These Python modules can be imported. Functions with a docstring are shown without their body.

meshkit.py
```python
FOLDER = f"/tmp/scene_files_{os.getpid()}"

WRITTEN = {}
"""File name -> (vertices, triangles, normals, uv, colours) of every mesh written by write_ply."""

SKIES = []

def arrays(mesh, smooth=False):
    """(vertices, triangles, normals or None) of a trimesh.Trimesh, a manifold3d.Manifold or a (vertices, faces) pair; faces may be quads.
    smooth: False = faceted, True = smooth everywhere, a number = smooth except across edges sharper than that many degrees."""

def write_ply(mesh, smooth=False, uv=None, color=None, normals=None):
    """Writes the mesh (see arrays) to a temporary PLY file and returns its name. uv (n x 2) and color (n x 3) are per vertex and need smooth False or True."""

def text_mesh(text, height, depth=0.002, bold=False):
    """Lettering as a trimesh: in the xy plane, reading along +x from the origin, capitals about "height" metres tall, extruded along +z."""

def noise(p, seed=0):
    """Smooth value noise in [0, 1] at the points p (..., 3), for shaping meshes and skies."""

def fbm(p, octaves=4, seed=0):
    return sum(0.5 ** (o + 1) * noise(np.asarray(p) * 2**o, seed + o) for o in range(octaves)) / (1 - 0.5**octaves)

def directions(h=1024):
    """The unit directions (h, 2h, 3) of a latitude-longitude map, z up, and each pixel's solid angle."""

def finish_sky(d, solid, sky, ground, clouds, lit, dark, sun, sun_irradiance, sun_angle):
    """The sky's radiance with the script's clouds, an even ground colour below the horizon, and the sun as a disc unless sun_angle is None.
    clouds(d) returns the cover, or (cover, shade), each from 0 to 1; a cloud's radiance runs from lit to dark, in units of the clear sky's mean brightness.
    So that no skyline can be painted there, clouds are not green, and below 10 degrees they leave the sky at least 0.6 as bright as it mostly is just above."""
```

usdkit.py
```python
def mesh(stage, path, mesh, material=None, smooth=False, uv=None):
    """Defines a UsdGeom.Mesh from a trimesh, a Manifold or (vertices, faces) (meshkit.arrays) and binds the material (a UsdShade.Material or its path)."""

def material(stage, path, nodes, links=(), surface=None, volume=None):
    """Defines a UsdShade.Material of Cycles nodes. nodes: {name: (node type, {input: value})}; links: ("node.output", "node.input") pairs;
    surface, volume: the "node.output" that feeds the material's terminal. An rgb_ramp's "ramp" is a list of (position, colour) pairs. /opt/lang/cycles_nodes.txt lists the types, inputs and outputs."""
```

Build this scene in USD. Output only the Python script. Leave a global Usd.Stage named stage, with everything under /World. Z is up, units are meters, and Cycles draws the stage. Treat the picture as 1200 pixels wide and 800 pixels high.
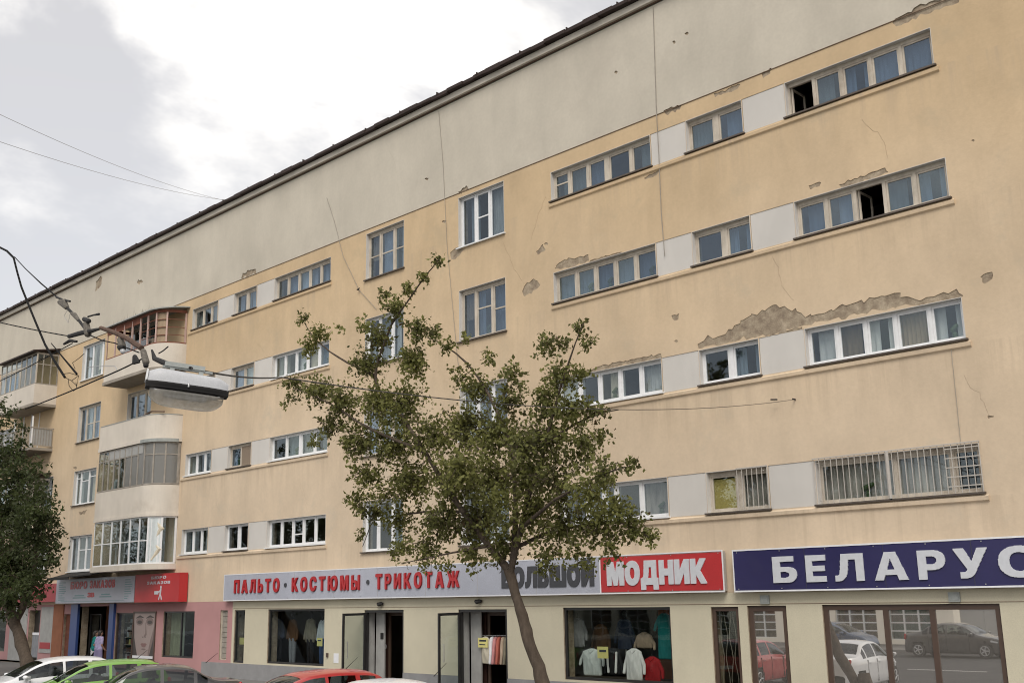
import math, random, glob, re
import numpy as np, trimesh, usdkit, meshkit, manifold3d
from shapely.geometry import Polygon, box as sbox
from shapely.ops import unary_union
from pxr import Usd, UsdGeom, UsdLux, UsdShade, Gf, Sdf

stage = Usd.Stage.CreateInMemory()
UsdGeom.SetStageUpAxis(stage, UsdGeom.Tokens.z)
UsdGeom.SetStageMetersPerUnit(stage, 1.0)
world = UsdGeom.Xform.Define(stage, '/World'); stage.SetDefaultPrim(world.GetPrim())
UsdGeom.Scope.Define(stage, '/World/Looks')
PI = math.pi
RNG = np.random.default_rng(7); random.seed(7)

# ------------------------------------------------------------------ camera, sky, sun, exposure
F_PX, YAW, PITCH, ROLL, CAM_H = 1275.76, math.radians(44.821), math.radians(13.088), math.radians(-1.0887), 2.9
FWD = np.array([-math.sin(YAW)*math.cos(PITCH), math.cos(YAW)*math.cos(PITCH), math.sin(PITCH)])
_r = np.array([math.cos(YAW), math.sin(YAW), 0.]); _u = np.cross(_r, FWD)
RIGHT = _r*math.cos(ROLL)+_u*math.sin(ROLL); UP = -_r*math.sin(ROLL)+_u*math.cos(ROLL)
cam = UsdGeom.Camera.Define(stage, '/World/camera')
cam.CreateHorizontalApertureAttr(36.0); cam.CreateVerticalApertureAttr(36.0*682/1024)
cam.CreateFocalLengthAttr(36.0*F_PX/1200)
cam.CreateClippingRangeAttr(Gf.Vec2f(0.1, 3000))
EXPOSURE = 1.0
cam.CreateExposureAttr(EXPOSURE)
M4 = np.eye(4); M4[0, :3], M4[1, :3], M4[2, :3], M4[3, :3] = RIGHT, UP, -FWD, (0, 0, CAM_H)
cam.AddTransformOp().Set(Gf.Matrix4d(*M4.ravel().tolist()))

SUN_AZ, SUN_EL = math.radians(140), math.radians(48)      # azimuth from +y towards +x: soft light through thin cloud, over the camera's right shoulder
SUN_DIR = np.array([math.sin(SUN_AZ)*math.cos(SUN_EL), math.cos(SUN_AZ)*math.cos(SUN_EL), math.sin(SUN_EL)])
sky_mat = usdkit.material(stage, '/World/Looks/sky_look', {
    'sky': ('sky_texture', {'sky_type': 'single_scattering', 'sun_disc': False, 'sun_elevation': SUN_EL, 'sun_rotation': SUN_AZ, 'air_density': 1.0, 'aerosol_density': 2.6, 'ozone_density': 1.0}),
    'tc': ('texture_coordinate', {}),
    'map': ('mapping', {'location': (9.307, 6.506, 1.5), 'scale': (1.0, 1.0, 1.5)}),
    'n': ('noise_texture', {'scale': 2.6, 'detail': 9.0, 'roughness': 0.55, 'distortion': 0.25}),
    'cov': ('map_range', {'range_type': 'smoothstep', 'from_min': 0.45, 'from_max': 0.595, 'to_min': 0.0, 'to_max': 1.0, 'clamp': True}),
    'n2': ('noise_texture', {'scale': 6.0, 'detail': 6.0, 'roughness': 0.55}),
    'shade': ('map_range', {'from_min': 0.3, 'from_max': 0.7, 'to_min': 0.92, 'to_max': 1.15, 'clamp': True}),
    'cl': ('mix', {'mix_type': 'multiply', 'fac': 1.0, 'color1': (6.3, 6.15, 5.9)}),
    'hz': ('mix', {'mix_type': 'mix', 'fac': 0.72, 'color2': (4.35, 4.1, 3.82)}),
    'mx': ('mix', {'mix_type': 'mix'}),
    'bg': ('background_shader', {'strength': 0.1}),
}, [('tc.generated', 'map.vector'), ('map.vector', 'n.vector'), ('map.vector', 'n2.vector'), ('n.fac', 'cov.value'), ('n2.fac', 'shade.value'),
    ('shade.result', 'cl.color2'), ('sky.color', 'hz.color1'), ('hz.color', 'mx.color1'), ('cl.color', 'mx.color2'), ('cov.result', 'mx.fac'), ('mx.color', 'bg.color')], surface='bg.background')
dome = UsdLux.DomeLight.Define(stage, '/World/sky')
UsdShade.MaterialBindingAPI.Apply(dome.GetPrim()).Bind(sky_mat)
dome.GetPrim().SetCustomDataByKey('kind', 'structure')
sun = UsdLux.DistantLight.Define(stage, '/World/sun')
sun.CreateIntensityAttr(0.25); sun.CreateAngleAttr(28.0); sun.CreateColorAttr(Gf.Vec3f(1.0, 0.94, 0.86)); sun.CreateNormalizeAttr(True)
_z = SUN_DIR; _x = np.cross([0, 0, 1.], _z); _x /= np.linalg.norm(_x); _y = np.cross(_z, _x)
S4 = np.eye(4); S4[0, :3], S4[1, :3], S4[2, :3] = _x, _y, _z
sun.AddTransformOp().Set(Gf.Matrix4d(*S4.ravel().tolist()))

FY = 23.04        # the facade's plane

def at(u, v, y=FY):
    "the point of the plane Y = y that was measured at (u, v) on the 1200 x 800 survey photograph"
    d = FWD*F_PX+RIGHT*(u-600)+UP*(400-v)
    d = d*(y/d[1]); return np.array([d[0], y, d[2]+CAM_H])
def xz(u, v, y=FY):
    p = at(u, v, y); return (p[0], p[2])

# ------------------------------------------------------------------ materials
def mat(name, nodes, links=(), surface=None, volume=None):
    return usdkit.material(stage, '/World/Looks/'+name, nodes, links, surface=surface, volume=volume)

def grainy(name, col, var=0.12, scale=1.2, rough=0.9, bump=0.25, streak=0.0, fine=60.0, stain=None, stain_amt=0.0, spec=0.25, stretch=(1, 1, 1), bump_dist=0.006, sills=False):
    c = np.array(col, float)
    nodes = {'tc': ('geometry', {}), 'mp': ('mapping', {'scale': stretch}),
             'n': ('noise_texture', {'scale': scale, 'detail': 6.0, 'roughness': 0.6}),
             'r': ('rgb_ramp', {'ramp': [(0.25, tuple(c*(1-var))), (0.5, tuple(c)), (0.75, tuple(np.minimum(c*(1+var), 0.95)))]}),
             'f': ('noise_texture', {'scale': fine, 'detail': 4.0, 'roughness': 0.65}),
             'fr': ('map_range', {'from_min': 0.3, 'from_max': 0.7, 'to_min': 0.9 if fine > 20 else 0.96, 'to_max': 1.07 if fine > 20 else 1.03}),
             'fm': ('mix', {'mix_type': 'multiply', 'fac': 1.0}),
             'b': ('bump', {'strength': bump, 'distance': bump_dist}),
             'p': ('principled_bsdf', {'roughness': rough, 'specular_ior_level': spec})}
    links = [('tc.position', 'mp.vector'), ('mp.vector', 'n.vector'), ('tc.position', 'f.vector'), ('n.fac', 'r.fac'), ('f.fac', 'fr.value'), ('r.color', 'fm.color1'), ('fr.result', 'fm.color2'), ('f.fac', 'b.height'), ('b.normal', 'p.normal')]
    last = 'fm.color'
    if streak:
        nodes |= {'sm': ('mapping', {'scale': (0.55, 0.55, 0.16)}), 'sn': ('noise_texture', {'scale': 1.5, 'detail': 8.0, 'roughness': 0.6, 'distortion': 0.6}),
                  'sr': ('map_range', {'from_min': 0.36, 'from_max': 0.64, 'to_min': 1-streak*0.7, 'to_max': 1+streak*0.3, 'clamp': True}), 'sx': ('mix', {'mix_type': 'multiply', 'fac': 1.0})}
        links += [('tc.position', 'sm.vector'), ('sm.vector', 'sn.vector'), ('sn.fac', 'sr.value'), (last, 'sx.color1'), ('sr.result', 'sx.color2')]; last = 'sx.color'
    if stain is not None:
        nodes |= {'tn': ('noise_texture', {'scale': 0.55, 'detail': 8.0, 'roughness': 0.7}), 'tr': ('map_range', {'from_min': 0.56, 'from_max': 0.72, 'to_min': 0.0, 'to_max': stain_amt, 'clamp': True}), 'tx': ('mix', {'mix_type': 'mix', 'color2': stain})}
        links += [('tc.position', 'tn.vector'), ('tn.fac', 'tr.value'), ('tr.result', 'tx.fac'), (last, 'tx.color1')]; last = 'tx.color'
    if sills:      # the upper storeys keep more of their ochre, the lower ones have bleached, in uneven patches
        nodes |= {'ux': ('separate_xyz', {}), 'un': ('noise_texture', {'scale': 0.12, 'detail': 4.0}), 'ua': ('math', {'math_type': 'multiply_add', 'value2': 9.0}), 'ur': ('map_range', {'range_type': 'smoothstep', 'from_min': 10.0, 'from_max': 20.0, 'to_min': 0.0, 'to_max': 0.8, 'clamp': True}), 'uc': ('mix', {'mix_type': 'multiply', 'color2': (.88, .80, .64)})}
        links += [('tc.position', 'ux.vector'), ('tc.position', 'un.vector'), ('un.fac', 'ua.value1'), ('ux.z', 'ua.value3'), ('ua.value', 'ur.value'), ('ur.result', 'uc.fac'), (last, 'uc.color1')]; last = 'uc.color'
    if sills:      # rain runs below the window sills, storey by storey
        nodes |= {'zx': ('separate_xyz', {}), 'za': ('math', {'math_type': 'subtract', 'value2': 4.72}), 'zm': ('math', {'math_type': 'floored_modulo', 'value2': 3.23}), 'zr': ('map_range', {'range_type': 'smoothstep', 'from_min': 1.7, 'from_max': 3.2, 'to_min': 0.0, 'to_max': 1.0, 'clamp': True}),
                  'dm': ('mapping', {'scale': (2.6, 2.6, 0.13)}), 'dn': ('noise_texture', {'scale': 1.3, 'detail': 8.0, 'roughness': 0.72}), 'dr': ('map_range', {'from_min': 0.50, 'from_max': 0.72, 'to_min': 0.0, 'to_max': 0.7, 'clamp': True}), 'dx': ('math', {'math_type': 'multiply'}), 'dc': ('mix', {'mix_type': 'mix', 'color2': tuple(c*np.array([.70, .68, .66]))})}
        links += [('tc.position', 'zx.vector'), ('zx.z', 'za.value1'), ('za.value', 'zm.value1'), ('zm.value', 'zr.value'), ('tc.position', 'dm.vector'), ('dm.vector', 'dn.vector'), ('dn.fac', 'dr.value'), ('dr.result', 'dx.value1'), ('zr.result', 'dx.value2'), ('dx.value', 'dc.fac'), (last, 'dc.color1')]; last = 'dc.color'
    links.append((last, 'p.base_color'))
    return mat(name, nodes, links, 'p.BSDF')

def plain(name, col, rough=0.5, metal=0.0, spec=0.5, coat=0.0, var=0.06):
    c = np.array(col, float)
    return mat(name, {'g': ('geometry', {}), 'n': ('noise_texture', {'scale': 9.0, 'detail': 5.0, 'roughness': 0.65}),
        'r': ('rgb_ramp', {'ramp': [(0.3, tuple(c*(1-var))), (0.7, tuple(np.minimum(c*(1+var), 1)))]}),
        'p': ('principled_bsdf', {'roughness': rough, 'metallic': metal, 'specular_ior_level': spec, 'coat_weight': coat})},
        [('g.position', 'n.vector'), ('n.fac', 'r.fac'), ('r.color', 'p.base_color')], 'p.BSDF')

def schlick(f0):
    "nodes and links that give the reflectance of a thin sheet from either side"
    return ({'lw': ('layer_weight', {'blend': 0.5}), 'pw': ('math', {'math_type': 'power', 'value2': 5.0}), 'ma': ('math', {'math_type': 'multiply_add', 'value2': 1-f0, 'value3': f0})},
            [('lw.facing', 'pw.value1'), ('pw.value', 'ma.value1')])
def pane_glass(name, f0, tint=(0.92, 0.95, 0.95), wave=0.004, rough=0.0, gl=(0.8, 0.9, 1.0)):
    sn, sl = schlick(f0)
    sl = [q for q in sl]+[('oi.random', 'rr.fac'), ('rr.color', 's.color'), ('oi.random', 'tr.fac'), ('tr.color', 't.color')]
    g_, t_ = np.array(gl), np.array(tint)
    sn |= {'oi': ('object_info', {}), 'rr': ('rgb_ramp', {'ramp': [(0.0, tuple(g_*.75)), (0.45, tuple(g_)), (0.75, tuple(np.minimum(g_*1.05+.06, 1))), (1.0, tuple(g_*.9))]}), 'tr': ('rgb_ramp', {'ramp': [(0.0, tuple(t_)), (0.3, tuple(t_*.86)), (0.6, tuple(t_*.97)), (1.0, tuple(t_*np.array([.93, .9, .84])))]})}
    return mat(name, sn | {'g': ('geometry', {}), 'n': ('noise_texture', {'scale': 1.6, 'detail': 1.0}), 'b': ('bump', {'strength': 0.35, 'distance': wave}),
        't': ('transparent_bsdf', {'color': tint}), 's': ('glossy_bsdf', {'color': gl, 'roughness': rough}), 'm': ('mix_closure', {})},
        sl+[('g.position', 'n.vector'), ('n.fac', 'b.height'), ('b.normal', 's.normal'), ('ma.value', 'm.fac'), ('t.BSDF', 'm.closure1'), ('s.BSDF', 'm.closure2')], 'm.closure')

def cloth(name, col, trans=0.35, var=0.12, scale=7.0):
    c = np.array(col, float)
    return mat(name, {'g': ('geometry', {}), 'mp': ('mapping', {'scale': (1, 1, 0.25)}), 'n': ('noise_texture', {'scale': scale, 'detail': 4.0}),
        'r': ('rgb_ramp', {'ramp': [(0.3, tuple(c*(1-var))), (0.7, tuple(np.minimum(c*(1+var), 0.9)))]}),
        'd': ('diffuse_bsdf', {}), 't': ('translucent_bsdf', {}), 'm': ('mix_closure', {'fac': trans})},
        [('g.position', 'mp.vector'), ('mp.vector', 'n.vector'), ('n.fac', 'r.fac'), ('r.color', 'd.color'), ('r.color', 't.color'), ('d.BSDF', 'm.closure1'), ('t.BSDF', 'm.closure2')], 'm.closure')

M = {}
M['yellow'] = grainy('yellow_plaster', (0.615, 0.50, 0.37), 0.10, 0.5, 0.92, 0.5, 0.11, 13, (0.49, 0.425, 0.335), 0.7, sills=True)
M['grey'] = grainy('grey_plaster', (0.52, 0.48, 0.405), 0.09, 0.4, 0.92, 0.4, 0.10, 12, (0.43, 0.39, 0.33), 0.45)
M['cream'] = grainy('cream_plaster', (0.56, 0.52, 0.40), 0.08, 0.6, 0.85, 0.2, 0.06, 60, (0.45, 0.41, 0.32), 0.4)
M['pink'] = grainy('pink_plaster', (0.46, 0.255, 0.255), 0.08, 0.6, 0.85, 0.2, 0.07, 60, (0.40, 0.235, 0.195), 0.3)
M['panel'] = grainy('white_panel_plaster', (0.57, 0.55, 0.52), 0.05, 0.9, 0.88, 0.2, 0.08, 60, (0.5, 0.46, 0.41), 0.25)
M['masonry'] = mat('bare_masonry', {'g': ('geometry', {}), 'n': ('noise_texture', {'scale': 5.0, 'detail': 8.0, 'roughness': 0.7}),
    'r': ('rgb_ramp', {'ramp': [(0.28, (0.18, 0.14, 0.105)), (0.45, (0.285, 0.23, 0.17)), (0.55, (0.35, 0.29, 0.215)), (0.72, (0.48, 0.40, 0.30))]}), 'b': ('bump', {'strength': 0.9, 'distance': 0.03}), 'p': ('principled_bsdf', {'roughness': 0.95, 'specular_ior_level': 0.1})},
    [('g.position', 'n.vector'), ('n.fac', 'r.fac'), ('r.color', 'p.base_color'), ('n.fac', 'b.height'), ('b.normal', 'p.normal')], 'p.BSDF')
M['brick'] = grainy('old_brick', (0.24, 0.13, 0.09), 0.3, 3.0, 0.95, 0.5, 0, 40)
M['plinth'] = grainy('plinth_render', (0.27, 0.27, 0.275), 0.12, 2.0, 0.85, 0.4, 0.1, 40)
M['balcony'] = grainy('balcony_render', (0.62, 0.57, 0.50), 0.08, 1.0, 0.9, 0.35, 0.12, 50, (0.42, 0.36, 0.29), 0.5)
M['concrete'] = grainy('raw_concrete', (0.30, 0.27, 0.23), 0.2, 2.0, 0.92, 0.5, 0.1, 40)
M['pvc'] = plain('white_pvc', (0.72, 0.73, 0.74), 0.35)
M['oldwood'] = grainy('worn_white_wood', (0.50, 0.45, 0.38), 0.22, 5.0, 0.8, 0.3, 0, 70, (0.25, 0.18, 0.12), 0.7, stretch=(1, 1, 0.4))
M['greywood'] = grainy('grey_weathered_wood', (0.30, 0.275, 0.24), 0.25, 5.0, 0.85, 0.4, 0, 70, (0.18, 0.14, 0.11), 0.6)
M['silver'] = grainy('silvered_boards', (0.36, 0.36, 0.35), 0.14, 3.0, 0.7, 0.3, 0.1, 50)
M['rustwood'] = grainy('rusty_red_frame', (0.19, 0.075, 0.05), 0.3, 5.0, 0.85, 0.4, 0, 60)
M['pinkwood'] = plain('faded_pink_post', (0.48, 0.34, 0.30), 0.7)
M['grillepaint'] = plain('grille_chalky_paint', (0.46, 0.43, 0.39), 0.6)
M['greywire'] = plain('weathered_wire', (0.07, 0.065, 0.06), 0.8, spec=0.2)
M['sill'] = plain('dark_tin_sill', (0.105, 0.085, 0.07), 0.55, 0.3)
M['tin'] = grainy('grey_tin', (0.31, 0.33, 0.32), 0.2, 3.0, 0.5, 0.2, 0, 30, (0.2, 0.15, 0.1), 0.4)
M['board'] = grainy('brown_particle_board', (0.235, 0.185, 0.14), 0.3, 25.0, 0.85, 0.3, 0, 90)
M['blind'] = plain('yellow_blind', (0.55, 0.46, 0.18), 0.7)
M['glass'] = pane_glass('window_glass', 0.075)
M['glass_shop'] = pane_glass('shop_glass', 0.022)
M['glass_old'] = pane_glass('old_window_glass', 0.10, (0.82, 0.88, 0.93), 0.004, gl=(0.80, 0.90, 1.0))
_sn, _sl = schlick(0.05)
M['glass_mir'] = mat('mirror_tinted_glass', schlick(0.6)[0] | {'t': ('diffuse_bsdf', {'color': (0.05, 0.045, 0.04)}), 's': ('glossy_bsdf', {'color': (1, .98, .95), 'roughness': 0.012}), 'd': ('diffuse_bsdf', {'color': (0.6, 0.57, 0.52)}), 'a': ('mix_closure', {'fac': 0.05}), 'm': ('mix_closure', {})},
    schlick(0.6)[1]+[('ma.value', 'm.fac'), ('t.BSDF', 'm.closure1'), ('s.BSDF', 'm.closure2'), ('m.closure', 'a.closure1'), ('d.BSDF', 'a.closure2')], 'a.closure')
M['glass_dusty'] = mat('dusty_balcony_glass', _sn | {'t': ('transparent_bsdf', {'color': (0.6, 0.6, 0.58)}), 'd': ('diffuse_bsdf', {'color': (0.30, 0.295, 0.28)}), 'c': ('mix_closure', {'fac': 0.42}), 's': ('glossy_bsdf', {'color': (0.9, 0.9, 0.9), 'roughness': 0.15}), 'm': ('mix_closure', {})},
    _sl+[('t.BSDF', 'c.closure1'), ('d.BSDF', 'c.closure2'), ('ma.value', 'm.fac'), ('c.closure', 'm.closure1'), ('s.BSDF', 'm.closure2')], 'm.closure')
M['net'] = cloth('net_curtain', (0.50, 0.54, 0.58), 0.3)
M['net_bright'] = cloth('bright_net_curtain', (0.82, 0.83, 0.85), 0.25)
M['blue_net'] = cloth('bluish_curtain', (0.25, 0.31, 0.38), 0.3)
M['dirty'] = cloth('dirty_grey_curtain', (0.62, 0.56, 0.50), 0.2, 0.4, 5.0)
M['beige_c'] = cloth('beige_curtain', (0.45, 0.35, 0.25), 0.3)
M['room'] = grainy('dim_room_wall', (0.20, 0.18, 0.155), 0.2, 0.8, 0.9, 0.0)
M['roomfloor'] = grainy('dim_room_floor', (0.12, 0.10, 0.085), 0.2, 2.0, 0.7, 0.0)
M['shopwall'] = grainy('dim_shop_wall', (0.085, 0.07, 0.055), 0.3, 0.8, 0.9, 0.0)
M['roofmetal'] = grainy('dark_red_roof_iron', (0.038, 0.024, 0.021), 0.35, 6.0, 0.6, 0.3, 0, 40)
M['cornice'] = grainy('cornice_render', (0.58, 0.54, 0.47), 0.1, 1.0, 0.9, 0.3, 0.1, 50)
M['brownline'] = plain('brown_drip_edge', (0.16, 0.105, 0.07), 0.7)
M['blackframe'] = plain('black_shop_frame', (0.022, 0.021, 0.021), 0.35)
M['brownframe'] = plain('brown_shop_frame', (0.075, 0.048, 0.036), 0.4)
M['rustdoor'] = plain('dark_red_brown_door', (0.05, 0.025, 0.02), 0.45)
M['bluecol'] = plain('blue_column_paint', (0.035, 0.07, 0.22), 0.4)
M['orange'] = grainy('orange_brown_render', (0.30, 0.125, 0.07), 0.15, 2.0, 0.8, 0.2)
M['signgrey'] = grainy('sign_pale_grey', (0.40, 0.42, 0.49), 0.07, 0.8, 0.4, 0.05, 0.10, 30, (0.337, 0.355, 0.394), 0.45, spec=0.5)
M['signside'] = plain('sign_side_metal', (0.42, 0.40, 0.38), 0.4, 0.3)
M['signwhite'] = plain('sign_white', (0.74, 0.75, 0.78), 0.4)
M['signred'] = grainy('sign_red', (0.45, 0.026, 0.03), 0.07, 0.8, 0.4, 0.05, 0.10, 30, (0.344, 0.039, 0.042), 0.45, spec=0.5)
M['signdkred'] = plain('sign_dark_red', (0.33, 0.02, 0.03), 0.45)
M['signnavy'] = grainy('sign_navy', (0.022, 0.020, 0.085), 0.07, 0.8, 0.35, 0.05, 0.10, 30, (0.036, 0.034, 0.081), 0.45, spec=0.5)
M['letred'] = plain('letter_red', (0.40, 0.022, 0.028), 0.4)
M['letredside'] = plain('letter_dark_red', (0.22, 0.02, 0.02), 0.4)
M['letblack'] = plain('letter_charcoal', (0.04, 0.042, 0.05), 0.4)
M['letwhite'] = plain('letter_white', (0.55, 0.57, 0.61), 0.4)
M['steel'] = plain('worn_steel', (0.42, 0.42, 0.42), 0.35, 0.8)
M['lampgrey'] = grainy('lamp_grey_paint', (0.43, 0.44, 0.46), 0.10, 5.0, 0.45, 0.1, 0, 60, (0.27, 0.26, 0.25), 0.4, spec=0.5)
M['darkmetal'] = plain('dark_metal', (0.022, 0.021, 0.021), 0.6, 0.0, spec=0.25)
M['rubber'] = plain('black_rubber', (0.012, 0.012, 0.012), 0.85, spec=0.15)
M['ceramic'] = grainy('dirty_insulator', (0.12, 0.108, 0.092), 0.5, 30, 0.6, 0.2, 0, 60)
M['rustiron'] = grainy('rusty_iron', (0.10, 0.065, 0.05), 0.4, 20, 0.9, 0.3, 0, 60)
M['lampbowl'] = mat('lamp_bowl_glass', _sn | {'t': ('transparent_bsdf', {'color': (0.86, 0.84, 0.79)}), 'd': ('translucent_bsdf', {'color': (0.72, 0.69, 0.62)}), 'n': ('noise_texture', {'scale': 22.0, 'detail': 3.0}), 'dr': ('rgb_ramp', {'ramp': [(0.3, (0.7, 0.67, 0.6)), (0.65, (0.92, 0.9, 0.86))]}), 'c': ('mix_closure', {'fac': 0.62}), 's': ('glossy_bsdf', {'color': (0.9, 0.9, 0.9), 'roughness': 0.08}), 'm': ('mix_closure', {})},
    _sl+[('n.fac', 'dr.fac'), ('dr.color', 'd.color'), ('t.BSDF', 'c.closure1'), ('d.BSDF', 'c.closure2'), ('ma.value', 'm.fac'), ('c.closure', 'm.closure1'), ('s.BSDF', 'm.closure2')], 'm.closure')
M['asphalt'] = grainy('asphalt', (0.055, 0.055, 0.057), 0.2, 1.5, 0.85, 0.6, 0, 45)
M['paving'] = grainy('pavement_asphalt', (0.17, 0.165, 0.16), 0.15, 1.0, 0.9, 0.5, 0, 40)
M['kerbstone'] = grainy('kerb_granite', (0.27, 0.26, 0.25), 0.15, 4.0, 0.85, 0.4, 0, 60)
M['earth'] = grainy('outer_ground', (0.11, 0.105, 0.09), 0.2, 0.2, 0.95, 0.2, 0, 10)
M['paint_line'] = plain('road_paint', (0.62, 0.62, 0.60), 0.7)
M['bark'] = grainy('tree_bark', (0.088, 0.068, 0.052), 0.35, 12.0, 0.95, 0.9, 0, 60, (0.075, 0.065, 0.05), 0.5, stretch=(1, 1, 0.35), bump_dist=0.03)
def leafmat(name, stops, trans=0.35):
    return mat(name, {'g': ('attribute', {'attribute': 'tone'}), 'r': ('rgb_ramp', {'ramp': stops}), 'p': ('principled_bsdf', {'roughness': 0.55, 'specular_ior_level': 0.3}), 't': ('translucent_bsdf', {}), 'm': ('mix_closure', {'fac': trans})},
        [('g.fac', 'r.fac'), ('r.color', 'p.base_color'), ('r.color', 't.color'), ('p.BSDF', 'm.closure1'), ('t.BSDF', 'm.closure2')], 'm.closure')
M['leaf'] = leafmat('maple_leaf', [(0.0, (0.10, 0.065, 0.035)), (0.15, (0.07, 0.068, 0.028)), (0.45, (0.13, 0.138, 0.042)), (0.75, (0.21, 0.215, 0.066)), (1.0, (0.33, 0.32, 0.12))], .45)
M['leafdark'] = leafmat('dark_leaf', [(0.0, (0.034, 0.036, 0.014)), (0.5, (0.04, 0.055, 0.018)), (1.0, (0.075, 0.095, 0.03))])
M['leafplain'] = plain('houseplant', (0.05, 0.09, 0.03), 0.6)
M['skin'] = plain('skin', (0.42, 0.25, 0.18), 0.55)
M['hair'] = plain('dark_hair', (0.03, 0.022, 0.018), 0.5)
def carpaint(name, col, rough=0.3):
    return mat(name, {'p': ('principled_bsdf', {'base_color': col, 'roughness': rough, 'coat_weight': 0.8, 'coat_roughness': 0.04}), 'g': ('geometry', {}), 'n': ('noise_texture', {'scale': 3.0, 'detail': 4.0}), 'mr': ('map_range', {'from_min': 0.3, 'from_max': 0.7, 'to_min': rough*0.85, 'to_max': rough*1.25})},
        [('g.position', 'n.vector'), ('n.fac', 'mr.value'), ('mr.result', 'p.roughness')], 'p.BSDF')
M['car_white'] = carpaint('car_white_paint', (0.72, 0.73, 0.75))
M['car_green'] = carpaint('car_green_paint', (0.16, 0.34, 0.05))
M['car_dark'] = carpaint('car_graphite_paint', (0.042, 0.04, 0.04))
M['car_red'] = carpaint('car_red_paint', (0.36, 0.03, 0.03))
M['car_blue'] = carpaint('car_blue_paint', (0.03, 0.06, 0.12))
M['car_glass'] = mat('car_window_glass', _sn | {'t': ('transparent_bsdf', {'color': (0.42, 0.46, 0.45)}), 's': ('glossy_bsdf', {'color': (0.95, 0.97, 1.0), 'roughness': 0.01}), 'm': ('mix_closure', {})}, _sl+[('ma.value', 'm.fac'), ('t.BSDF', 'm.closure1'), ('s.BSDF', 'm.closure2')], 'm.closure')
M['tyre'] = plain('tyre_rubber', (0.02, 0.02, 0.02), 0.8)
M['rim'] = plain('wheel_alloy', (0.45, 0.45, 0.46), 0.3, 0.8)
M['lightlens'] = plain('headlight_lens', (0.55, 0.57, 0.6), 0.08, 0.2)
M['taillens'] = plain('tail_light_lens', (0.35, 0.01, 0.01), 0.15)
M['seat'] = plain('car_seat_fabric', (0.045, 0.045, 0.048), 0.9)
def fab(name, c): M[name] = cloth(name, c, 0.0, 0.15, 14)
for n_, c_ in dict(fab_white=(0.72, 0.73, 0.76), fab_pale=(0.55, 0.60, 0.62), fab_black=(0.022, 0.022, 0.025), fab_navy=(0.03, 0.04, 0.07), fab_khaki=(0.22, 0.20, 0.15), fab_brown=(0.15, 0.085, 0.05), fab_coral=(0.42, 0.13, 0.10), fab_red=(0.32, 0.02, 0.025), fab_pink=(0.50, 0.24, 0.24), fab_beige=(0.42, 0.33, 0.25), fab_teal=(0.015, 0.16, 0.17), fab_tealshirt=(0.03, 0.24, 0.22), fab_lavender=(0.42, 0.38, 0.58), fab_lav2=(0.27, 0.24, 0.40), fab_cream=(0.60, 0.55, 0.44), fab_grey=(0.24, 0.25, 0.27), fab_jeans=(0.05, 0.08, 0.16)).items(): fab(n_, c_)
M['note'] = plain('yellow_paper', (0.72, 0.66, 0.25), 0.7)
M['paper'] = plain('white_paper', (0.72, 0.73, 0.76), 0.7)
M['postskin'] = plain('poster_face_tone', (0.33, 0.265, 0.25), 0.5)
M['postdark'] = plain('poster_dark_print', (0.065, 0.055, 0.052), 0.5)
M['postmid'] = plain('poster_mid_print', (0.20, 0.15, 0.14), 0.5)
M['postlip'] = plain('poster_lip_print', (0.22, 0.125, 0.12), 0.5)
M['greenprint'] = plain('teal_print', (0.16, 0.28, 0.30), 0.5)
M['curtain_green'] = cloth('green_grey_drape', (0.38, 0.45, 0.40), 0.2)
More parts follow.
